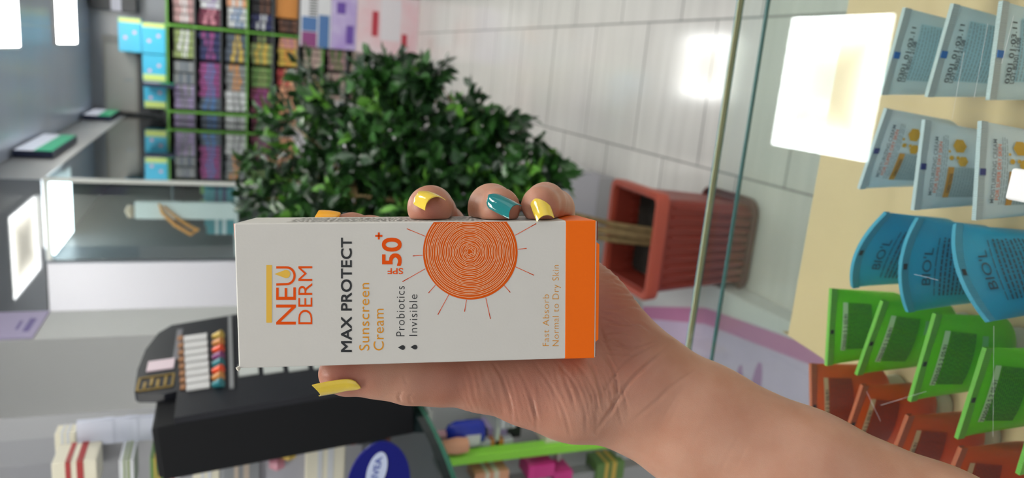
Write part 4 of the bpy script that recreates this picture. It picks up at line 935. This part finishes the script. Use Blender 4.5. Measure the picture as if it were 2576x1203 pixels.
# normals
def vnorm(V, F):
    n = np.cross(V[F[:, 2]] - V[F[:, 0]], V[F[:, 3]] - V[F[:, 1]]); N = np.zeros_like(V)
    for i in range(4): np.add.at(N, F[:, i], n)
    return N / (np.linalg.norm(N, axis=1, keepdims=True) + 1e-9)
Nn = vnorm(V, Fq)
if (Nn[np.argmax(V[:, 1])][1]) < 0: Fq = Fq[:, ::-1]; Nn = -Nn
px_ = 1288 + FPX * V[:, 0] / V[:, 2]; py_ = 601.5 - FPX * V[:, 1] / V[:, 2]
def crease(pts, depth, width):
    """skin fold following a line over the palm side of the hand, cut into the skin along its normal"""
    global V
    d = np.full(len(V), 1e9); pts = np.array(pts, float); 
    bb = (px_ > pts[:, 0].min() - 20) & (px_ < pts[:, 0].max() + 20) & (py_ > pts[:, 1].min() - 20) & (py_ < pts[:, 1].max() + 20) & (Nn[:, 2] < .1)
    X = px_[bb]; Y = py_[bb]; dd = np.full(len(X), 1e9); tt = np.zeros(len(X)); n = len(pts) - 1
    for i in range(n):
        a = pts[i]; b = pts[i + 1]; L2 = ((b - a) ** 2).sum(); t = np.clip(((X - a[0]) * (b - a)[0] + (Y - a[1]) * (b - a)[1]) / L2, 0, 1)
        e = np.hypot(X - a[0] - t * (b - a)[0], Y - a[1] - t * (b - a)[1]); m_ = e < dd; dd[m_] = e[m_]; tt[m_] = (i + t[m_]) / n
    amp = depth * np.clip(np.minimum(tt, 1 - tt) * 5, .15, 1)
    g = -amp * np.exp(-(dd / width) ** 2) + amp * .22 * np.exp(-((dd - width * 2.1) / (width * 1.1)) ** 2)
    V[bb] += Nn[bb] * g[:, None]
def spl(pts, n=14):
    pts = [pts[0]] + list(pts) + [pts[-1]]; out = []
    for i in range(1, len(pts) - 2):
        p0, p1, p2, p3 = [np.array(q, float) for q in pts[i - 1:i + 3]]
        for k in range(n): t = k / n; out.append(.5 * ((2 * p1) + (-p0 + p2) * t + (2 * p0 - 5 * p1 + 4 * p2 - p3) * t * t + (-p0 + 3 * p1 - 3 * p2 + p3) * t ** 3))
    out.append(np.array(pts[-2], float)); return out
CR_ = [([(1690, 862), (1640, 905), (1585, 960), (1545, 1020), (1500, 1085)], .75, 4.5), ([(1668, 860), (1600, 890), (1560, 925), (1510, 1000)], .45, 4), ([(1770, 920), (1700, 965), (1640, 1020), (1590, 1060)], .30, 4.5),
       ([(1236, 905), (1262, 950), (1280, 1000), (1292, 1050)], .55, 3.8), ([(1290, 905), (1330, 980), (1345, 1040), (1350, 1085)], .3, 4), ([(1340, 905), (1385, 970), (1420, 1040), (1435, 1100)], .3, 4), ([(1395, 905), (1440, 960), (1470, 1030), (1475, 1095)], .35, 4),
       ([(1440, 905), (1478, 950), (1500, 1010), (1500, 1090)], .4, 4), ([(1480, 905), (1505, 960), (1515, 1020)], .5, 4.2), ([(1510, 880), (1545, 935), (1550, 990), (1530, 1060)], .55, 4.5), ([(1205, 905), (1225, 960), (1240, 1010)], .22, 3.5), ([(1165, 905), (1185, 950), (1195, 1010)], .2, 3.5),
       ([(1505, 770), (1550, 778), (1590, 770), (1620, 778)], .4, 4), ([(1505, 800), (1560, 815), (1610, 815), (1640, 838)], .45, 4), ([(1505, 735), (1545, 735), (1585, 740)], .3, 4), ([(1505, 700), (1540, 705), (1568, 715)], .25, 4), ([(1505, 850), (1560, 870), (1610, 868), (1660, 850)], .3, 4), ([(1508, 820), (1530, 880), (1560, 930)], .4, 4),
       ([(1008, 1012), (1003, 998), (1012, 985)], .5, 3.2), ([(1035, 1016), (1030, 1000), (1040, 990)], .35, 3), ([(1020, 930), (1018, 950), (1025, 968)], .18, 3.5), ([(960, 1002), (985, 990), (1010, 988)], .15, 3.2)]
for pts, dpt, wdt in CR_: crease(spl(pts), dpt * 1.0, wdt * .9)
rc = random.Random(9)
for k in range(26):      # creases of the heel of the hand running out from under the carton
    x = 1500 + rc.uniform(0, 20); y = 650 + k * 9.5 + rc.uniform(-3, 3); ln = rc.uniform(50, 110) * min(1.0, .5 + k / 20)
    crease(spl([(x, y), (x + ln * .5, y + rc.uniform(-6, 8)), (x + ln, y + rc.uniform(4, 26))]), rc.uniform(.18, .42), rc.uniform(2.2, 3.4))
for k in range(64):      # fine wrinkles over the ball of the thumb and the heel of the hand
    x = 1150 + k * 6.6 + rc.uniform(-4, 4); y = 925 + rc.uniform(-10, 70); ln = rc.uniform(35, 95); sl_ = .28 + rc.uniform(-.12, .12)
    crease(spl([(x, y), (x + ln * sl_ * .5 + rc.uniform(-3, 3), y + ln * .5), (x + ln * sl_, y + ln)]), rc.uniform(.08, .14) + .20 * k / 64, rc.uniform(2.2, 3.2))
for k in range(14):
    x = 1560 + k * 22 + rc.uniform(-8, 8); y = 880 + k * 14 + rc.uniform(-10, 40); ln = rc.uniform(60, 150)
    crease(spl([(x + ln * .5, y), (x + ln * .2, y + ln * .4), (x - ln * .1, y + ln)]), rc.uniform(.05, .12), rc.uniform(3, 5))
Wv = CO[:] ; U3 = np.array([[-c for c in CU], list(CR), list(CF)])
VW = (V / 1000.0) @ U3 + np.array(Wv)
me = bpy.data.meshes.new('hand'); me.from_pydata([tuple(v) for v in VW], [], [tuple(int(i) for i in f) for f in Fq]); me.update()
for p_ in me.polygons: p_.use_smooth = True
# skin redness and painted palm shade: finger tips, ball of the thumb, palm; paler forearm
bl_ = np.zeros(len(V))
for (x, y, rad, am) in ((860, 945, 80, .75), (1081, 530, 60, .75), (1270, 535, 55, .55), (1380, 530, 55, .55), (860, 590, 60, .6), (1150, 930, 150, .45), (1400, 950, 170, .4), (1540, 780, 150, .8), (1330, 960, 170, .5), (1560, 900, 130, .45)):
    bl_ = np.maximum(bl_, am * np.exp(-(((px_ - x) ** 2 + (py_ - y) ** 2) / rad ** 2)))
at_ = me.attributes.new('blush_shade', 'FLOAT', 'POINT'); at_.data.foreach_set('value', bl_.astype(np.float32))
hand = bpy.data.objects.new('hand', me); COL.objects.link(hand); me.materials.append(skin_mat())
tag(hand, 'left hand and bare forearm of a person holding the sunscreen carton, nails painted', 'hand')
# nails
def nail(c, along, nrm, L, Wd, m_, label, curve=.55, bend=.18, name='nail'):
    """c photo (x,y,depth) of nail middle; along, nrm directions in the camera frame (x right, y up, z away)"""
    c = Q(*c); a = np.array(along, float); a /= np.linalg.norm(a); n = np.array(nrm, float); n -= a * (n @ a); n /= np.linalg.norm(n); s = np.cross(a, n)
    nu, nv = 12, 14; top = []; bot = []
    for j in range(nv + 1):
        v = j / nv
        if v < .3: wd_ = math.sqrt(max(0, 1 - ((.3 - v) / .3) ** 2)) * .9 + .08
        else: wd_ = .98 + .02 * math.sin((v - .3) / .7 * math.pi) - .10 * max(0, v - .6)
        for i in range(nu + 1):
            u_ = -1 + 2 * i / nu; th = u_ * curve * math.pi / 2
            rad = Wd / 2 / math.sin(curve * math.pi / 2)
            vv = v - (.10 * (1 - u_ * u_) if v > .6 else 0) * (v - .6) / .4
            pos = c + a * (L * (vv - .5)) + s * (rad * math.sin(th) * wd_) + n * (rad * (math.cos(th) - 1) * wd_ - bend * L * (vv - .4) ** 2)
            top.append(pos); bot.append(pos - n * .45)
    N_ = (nu + 1) * (nv + 1); vs = top + bot; fs = []
    for j in range(nv):
        for i in range(nu): q = j * (nu + 1) + i; fs += [(q, q + 1, q + nu + 2, q + nu + 1), (N_ + q, N_ + q + nu + 1, N_ + q + nu + 2, N_ + q + 1)]
    rim = [i for i in range(nu + 1)] + [j * (nu + 1) + nu for j in range(1, nv + 1)] + [nv * (nu + 1) + i for i in range(nu - 1, -1, -1)] + [j * (nu + 1) for j in range(nv - 1, 0, -1)]
    for i in range(len(rim)): p, q = rim[i], rim[(i + 1) % len(rim)]; fs.append((p, q, N_ + q, N_ + p))
    W_ = (np.array(vs) / 1000) @ U3 + np.array(Wv)
    o = MB().add([tuple(q) for q in W_], fs).build(name, m_, hand, smooth=True); tag(o, label); return o
yel = mat('yellow_polish', srgb(228, 196, 60), .12, coat=1.0, bump=.15, bscale=500); yel2 = mat('amber_polish', srgb(235, 165, 35), .2, coat=.6); tealn = mat('teal_polish', srgb(10, 118, 120), .10, coat=1.0, bump=.08, bscale=300)
nail((1071, 487, .2931), (.55, -.24, -.68), (-.25, 1, -.50), 11.0, 10.4, yel, 'yellow polished nail of the middle finger', .66)
nail((1262, 505, .2916), (.80, -.42, -.42), (.22, .50, -.90), 13.0, 8.8, tealn, 'teal polished nail of the ring finger', .62, bend=.10)
nail((1363, 518, .2921), (.28, -.78, -.50), (.05, .50, -.88), 10.8, 7.6, yel, 'yellow polished nail of the little finger', .58, bend=.10)
nail((826, 531, .330), (-1.0, .12, -.05), (.10, .80, -.35), 11.0, 9.0, yel2, 'yellow polished nail of the index finger', .60)
nail((850, 984, .3008), (-1.0, -.14, -.02), (.02, -.80, -.60), 18.5, 10.5, yel, 'yellow polished nail of the thumb', .42, bend=-.04)
